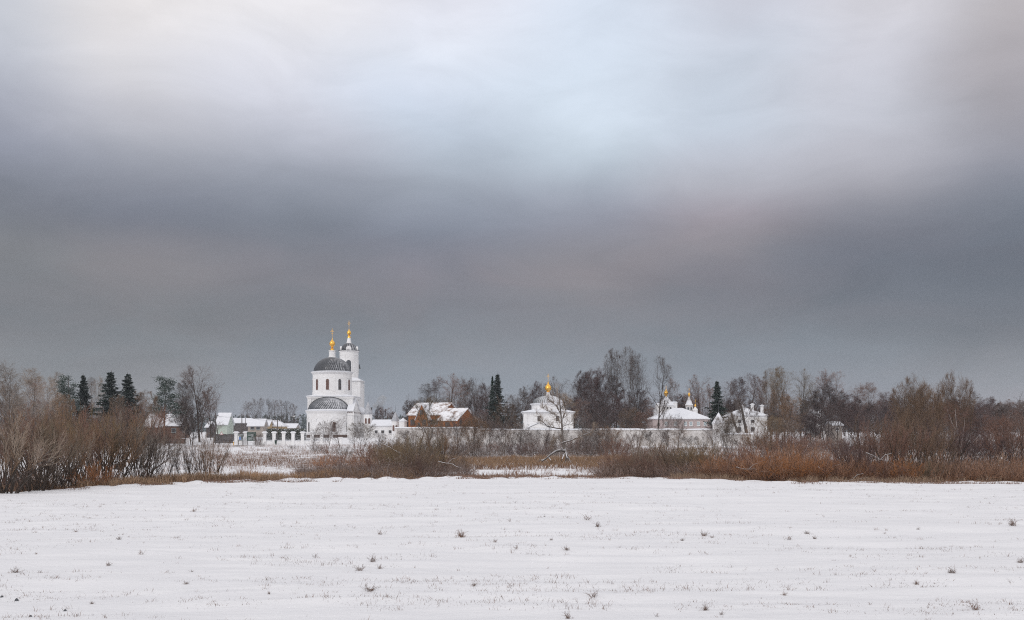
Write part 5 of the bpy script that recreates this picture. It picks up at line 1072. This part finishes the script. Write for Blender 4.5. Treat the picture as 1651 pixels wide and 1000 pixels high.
# ================================================================== grass and brush that nobody could count
def blades(name, N, sampler, h, wd, mat, seed, lean=.35):
    rng = np.random.RandomState(seed); X_, Y_ = sampler(rng, N); n = len(X_); Zg = terrain(X_, Y_)-.03
    a = rng.uniform(0, 2*PI, n); H = h*rng.uniform(.4, 1.25, n)*(.7+.6*vnoise(X_*.6, Y_*.6)); L = lean*H*rng.uniform(.2, 1.2, n); th = rng.uniform(0, 2*PI, n); w_ = wd*rng.uniform(.5, 1.4, n)
    b0 = np.stack([X_, Y_, Zg], 1); side = np.stack([np.cos(a), np.sin(a), 0*a], 1)*w_[:, None]; tip = b0+np.stack([np.cos(th)*L, np.sin(th)*L, H], 1); mid = b0+np.stack([np.cos(th)*L*.3, np.sin(th)*L*.3, H*.55], 1)
    V = np.stack([b0-side*.5, b0+side*.5, mid+side*.4, mid-side*.4, tip], 1).reshape(-1, 3); k = np.arange(n)*5
    o = link(name, mesh_np(name, V, [np.stack([k, k+1, k+2, k+3], 1), np.stack([k+3, k+2, k+4], 1)]), mat); return o
def area(p0, p1, d0, d1, mode='cover', thr=.55):
    """pixels p0..p1 across, distances d0..d1 (offset from the field edge when mode is 'edge')"""
    def f(rng, N):
        p = rng.uniform(p0, p1, N*3); u = (p-CX)/F
        if mode == 'edge':
            Y_ = np.full(len(p), 60.)
            for _ in range(4): Y_ = edge(u*Y_)
            Y_ = Y_+d0+(d1-d0)*rng.uniform(0, 1, len(p))
        else: Y_ = np.sqrt(rng.uniform(d0**2, d1**2, len(p)))
        X_ = u*Y_; keep = (vnoise(X_*.45+11, Y_*.45)*.6+vnoise(X_*1.7, Y_*1.7+4)*.4+cover(X_, Y_)*.3 > thr) & (Y_ > edge(X_)-3.5)
        X_, Y_ = X_[keep][:N], Y_[keep][:N]; return X_, Y_
    return f
tag(blades('dry_grass', 15000, area(-40, 470, .5, 5, 'edge', .60), .55, .028, M['grass_tan'], 1, .5), 'tan dry grass along the left edge of the field', 'dry grass', kind='stuff')
tag(blades('dry_grass', 7000, area(-40, 300, -1.6, 2.5, 'edge', .55), .5, .025, M['grass_tan'], 13, .6), 'pale tan grass at the foot of the left thicket', 'dry grass', kind='stuff')
tag(blades('dry_grass', 9000, area(380, 680, 6, 13, 'edge', .50), .6, .028, M['grass_tan'], 11, .5), 'belt of tan grass behind the snow lumps left of the middle', 'dry grass', kind='stuff')
tag(blades('dry_grass', 42000, area(660, 1140, 92, 118, 'd', .47), .62, .032, M['grass_tan'], 2, .5), 'belt of pale brown reeds beyond the snow strip in the middle', 'dry grass', kind='stuff')
tag(blades('dry_grass', 15000, area(690, 1140, 1, 11, 'edge', .56), .26, .03, M['grass_brown'], 3, .6), 'short brown grass along the middle of the field edge', 'dry grass', kind='stuff')
tag(blades('dry_grass', 26000, area(1120, 1690, .3, 12, 'edge', .52), .6, .02, M['grass_rust'], 4, .8), 'rusty undergrowth along the right part of the field edge', 'dry grass', kind='stuff')
tag(blades('meadow_grass', 22000, area(330, 1000, 72, 160, 'd', .66), .5, .035, M['grass_rust'], 5, .5), 'rusty brown meadow grass between field and church', 'meadow grass', kind='stuff')
tag(blades('snowy_grass', 45000, area(200, 1000, 80, 205, 'd', .60), .4, .06, M['grass_frost'], 6, .6), 'snow-covered tussocks on the meadow before the fence', 'snowy grass', kind='stuff')
tag(blades('meadow_grass', 20000, area(1000, 1690, 70, 180, 'd', .58), .7, .045, M['grass_brown'], 7, .6), 'brown grass under the thickets beyond the right of the field', 'meadow grass', kind='stuff')
tag(blades('edge_grass', 14000, area(-40, 1690, -3.4, .8, 'edge', .56), .18, .02, M['weed'], 8, .9), 'dark flattened grass among the snow lumps at the field edge', 'grass', kind='stuff')
tag(blades('dry_grass', 6000, area(1080, 1690, -1.3, 1.8, 'edge', .60), .38, .022, M['grass_tan'], 12, .7), 'pale grass fringe in front of the rusty thicket', 'dry grass', kind='stuff')
def stub(rng, N):
    Y_ = np.exp(rng.uniform(math.log(12.5), math.log(64), N*5)); u = rng.uniform(-.62, .62, N*5); X_ = u*Y_
    n1 = vnoise(X_*.22+3, Y_*1.1+8)*.5+vnoise(X_*.9, Y_*2.3)*.5; n2 = vnoise(X_*.06+20, Y_*.1+5)
    k = (n1+.25*n2+rng.uniform(-.12, .12, len(X_)) > .70) & (Y_ < edge(X_)-.3); return X_[k][:N], Y_[k][:N]
tag(blades('stubble', 30000, stub, .065, .006, M['grass_brown'], 9, .8), 'thin dry stubble poking through the snow in faint rows', 'stubble', kind='stuff')
def stub2(rng, N):
    X_, Y_ = stub(rng, N//6); n = len(X_); k = np.repeat(np.arange(n), 7); return X_[k]+rng.normal(0, .05, len(k)), Y_[k]+rng.normal(0, .04, len(k))
tag(blades('stubble', 12000, stub2, .10, .0065, M['weed'], 10, .9), 'small brown grass tufts scattered over the snowy field', 'stubble', kind='stuff')
# brushwood: thin shoots packed under the rusty thicket
def brush(name, N, samp, H, mat, seed, label):
    rng = np.random.RandomState(seed); X_, Y_ = samp(rng, N); n = len(X_); st = np.stack([X_, Y_, terrain(X_, Y_)-.05], 1); d = np.stack([rng.normal(0, .95, n), rng.normal(0, .8, n), np.ones(n)], 1)
    P0 = grow(st, d, H*rng.uniform(.25, 1.1, n)*(.3+1.3*vnoise(X_*.22, Y_*.3)), 5, .16, .03, rng); R0 = np.full((n, 1), .011)*np.linspace(1, .4, 5)[None]
    P1, R1 = kids(P0, R0, 6, .2, 1., (20, 50), (.25, .5), 3, .12, .04, rng, .7, .5, .006, .3)
    v, f = merge([tubes(P0, R0, 3), tubes(P1, R1, 3)]); tag(link(name, mesh_np(name, v, f), mat), label, 'brushwood', kind='stuff')
brush('brushwood', 7000, area(1120, 1680, .6, 9, 'edge', .46), 1.9, M['brush_rust'], 21, 'tangled rusty brushwood filling the foot of the right thicket')
brush('brushwood', 3500, area(970, 1150, .6, 8, 'edge', .35), 1.4, M['brush_red'], 22, 'grey-brown brushwood at the field edge below the pink building')
brush('brushwood', 3500, area(480, 760, 4, 24, 'edge', .35), 1.2, M['brush_red'], 23, 'low reddish brushwood around the central bushes')
brush('brushwood', 600, area(-30, 260, 1, 7, 'edge', .52), 1.3, M['brush_red'], 24, 'low brushwood under the left thicket')
brush('brushwood', 5000, area(590, 1010, 120, 188, 'd', .42), 1.7, M['twig_frost'], 25, 'frosted brushwood on the river bank below the wall')

# ================================================================== weeds standing alone on the field
WV = []
for i in range(5):
    rng = np.random.RandomState(300+i); n = (26, 14, 34, 10, 20)[i]; a = rng.uniform(0, 2*PI, n)
    d = np.stack([np.cos(a)*rng.uniform(.1, 1.3, n), np.sin(a)*rng.uniform(.1, 1.3, n), np.ones(n)], 1)
    P0 = grow(np.stack([rng.normal(0, .05, n), rng.normal(0, .05, n), np.full(n, -.02)], 1), d, rng.uniform(.10, .34, n), 5, .22, -.05, rng); R0 = np.full((n, 1), .0045)*np.linspace(1, .4, 5)[None]
    P1, R1 = kids(P0, R0, 4, .3, 1., (25, 70), .06, 3, .2, .0, rng, .7, .5, .002, .3)
    lf = tri_cloud(np.concatenate([P0[:, 2:4].reshape(-1, 3), P1[:, -1]]), .018, rng)
    WV.append((mesh_np('weed_stems', *merge([tubes(P0, R0, 3), tubes(P1, R1, 3)])), mesh_np('weed_leaves', lf[0], [lf[1]])))
WP = [(948, 838, 30, 'brown'), (963, 849, 30, 'dark'), (822, 841, 10, 'brown'), (878, 834, 12, 'brown'), (889, 868, 14, 'dark'), (833, 890, 20, 'brown'), (914, 890, 18, 'dark'), (1044, 859, 16, 'greenish'), (1100, 872, 24, 'dark'), (1135, 865, 22, 'brown'), (1148, 867, 18, 'brown'), (1210, 828, 10, 'brown'),
      (1426, 862, 14, 'dark'), (1633, 849, 28, 'brown'), (1413, 835, 9, 'brown'), (1480, 859, 12, 'brown'), (1301, 861, 16, 'brown'), (1271, 870, 18, 'brown'), (1313, 869, 18, 'brown'), (1645, 907, 20, 'dark'), (1535, 922, 20, 'greenish'), (1478, 934, 20, 'brown'), (1507, 934, 16, 'brown'), (1264, 960, 30, 'brown'), (1574, 985, 34, 'brown'), (1403, 975, 28, 'brown'),
      (955, 961, 28, 'dark'), (916, 998, 34, 'brown'), (1163, 991, 34, 'dark'), (1138, 984, 20, 'brown'), (1058, 995, 18, 'brown'), (597, 953, 28, 'brown'), (601, 908, 30, 'brown'), (580, 920, 22, 'brown'), (613, 917, 26, 'brown'), (508, 900, 20, 'brown'), (744, 868, 24, 'brown'), (614, 862, 18, 'brown'), (540, 848, 14, 'brown'), (797, 874, 16, 'brown'), (434, 958, 24, 'brown'), (764, 945, 18, 'brown'),
      (26, 924, 28, 'dark'), (192, 870, 14, 'dark'), (229, 894, 18, 'brown'), (175, 909, 16, 'brown'), (309, 922, 18, 'brown'), (148, 974, 24, 'brown'), (300, 940, 12, 'dark'), (122, 858, 12, 'brown'), (18, 885, 14, 'brown'), (312, 822, 14, 'brown'), (232, 876, 10, 'brown'), (58, 892, 12, 'brown'), (1243, 778, 8, 'brown')]
bands = (('nearest', 940, 1001), ('lower middle', 895, 940), ('upper middle', 855, 895), ('farthest', 700, 855))
for bn, b0, b1 in bands:
    for i, (p, y, s_, c) in enumerate(sorted([w_ for w_ in WP if b0 <= w_[1] < b1])):
        Y = CH*F/(y-HY); x_ = at(p, Y)
        for _ in range(3): Y = (CH-gz(x_, Y))*F/(y-HY); x_ = at(p, Y)
        sc = s_/F*Y/.72*vr.choice((.55, .8, 1.1, 1.5))
        t = empty('weed_tuft', (x_, Y, gz(x_, Y)), vr.uniform(0, 6), '%s dry weed tuft, %s from left in the %s row on the snow' % (c, ORD[i+1], bn), 'weed', 'weed tufts standing on the snowy field'); t.scale = (sc, sc, sc*vr.uniform(.8, 1.15))
        for nm, me in zip(('stems', 'leaves'), WV[(p+y) % 5]):
            o = bpy.data.objects.new(nm, me); COL.objects.link(o); o.parent = t
            if not me.materials: me.materials.append(M['weed'])
# dark molehill-like clods near the lower left
for i, (p, y, s_) in enumerate(((3, 956, .032), (27, 961, .042), (105, 981, .03), (49, 992, .028))):
    Y = CH*F/(y-HY); x_ = at(p, Y); o = MB(); rr = random.Random(i); prof = [(s_, 0), (s_*.9, s_*.6), (s_*.55, s_*1.1), (s_*.1, s_*1.3)]
    o.lathe(prof, 9); o.v = [(a_*rr.uniform(.8, 1.2), b_*rr.uniform(.8, 1.2), c_*rr.uniform(.8, 1.15)-.01) for a_, b_, c_ in o.v]
    q = o.build('earth_clod', 'dark_metal'); q.location = (x_, Y, gz(x_, Y)); tag(q, 'small dark earth clod on the snow at lower left, %s from left' % ORD[i+1], 'clod', 'dark clods at lower left')

# ================================================================== far woods on the horizon
rng = np.random.RandomState(77); N = 2600; X_ = rng.uniform(-1500, 1700, N); Y_ = rng.uniform(1150, 1650, N)
k = rng.uniform(0, 1, N); Hh = (19+7*vnoise(X_*.01, Y_*.01))*rng.uniform(.8, 1.15, N)*(Y_/1300); parts = []
nz_ = 7; C = []; Sz = []
for lv in range(7):
    t_ = lv/7; rad = (1-t_)*3.6
    for q in range(6):
        a = rng.uniform(0, 2*PI, N); C.append(np.stack([X_+np.cos(a)*rad*rng.uniform(.3, 1, N), Y_+np.sin(a)*rad*.6, Hh*(.12+.88*t_)+rng.normal(0, .6, N)], 1))
C = np.concatenate(C); V, Fc = tri_cloud(C, 2.4, rng)
tag(link('far_forest', mesh_np('far_forest', V, [Fc]), M['needle_dark']), 'dark blue line of far conifer forest on the horizon', 'forest', kind='stuff')
rng = np.random.RandomState(78); N = 900; C = []
X_ = rng.uniform(-520, 620, N); Y_ = rng.uniform(420, 620, N); px_ = X_/Y_*F+CX; kp = ~((px_ > 480) & (px_ < 600)) ; X_, Y_ = X_[kp], Y_[kp]; N = len(X_)
st = np.stack([X_, Y_, np.full(N, 1.)], 1); left = (X_/Y_*F+CX < 660); Hh = np.where(left, 8, 15)*rng.uniform(.75, 1.15, N)
P0 = grow(st, np.tile([[0, 0, 1.]], (N, 1)), Hh, 5, .05, .05, rng); R0 = np.full((N, 1), .16)*np.linspace(1, .2, 5)[None]
P1, R1 = kids(P0, R0, 10, .2, 1, (20, 50), (.2, .38), 4, .12, .1, rng, .5, .4, .03, .5); P2, R2 = kids(P1, R1, 7, .1, 1, (20, 55), (.3, .6), 3, .15, .05, rng, .6, .5, .028, .3)
v, f = merge([tubes(P0, R0, 3), tubes(P1, R1, 3), tubes(P2, R2, 3)])
tag(link('far_wood', mesh_np('far_wood', v, f), M['twig_purple']), 'far bare woodland reading as one brown mass behind the buildings', 'woodland', kind='stuff')

# ================================================================== air
hz = MB(); hz.box(-5200, 5200, -70, 6600, -2.2, 46); hm = bpy.data.materials.new('haze'); hm.use_nodes = True; hn = NB(hm.node_tree); hm.node_tree.nodes.clear()
ho_ = hn.n('ShaderNodeOutputMaterial'); hv = hn.n('ShaderNodeVolumePrincipled'); hv.inputs['Color'].default_value = (.80, .86, .95, 1); hv.inputs['Density'].default_value = .00020; hn.l(hv.outputs[0], ho_.inputs['Volume'])
tag(hz.build('haze', hm), kind='stuff')
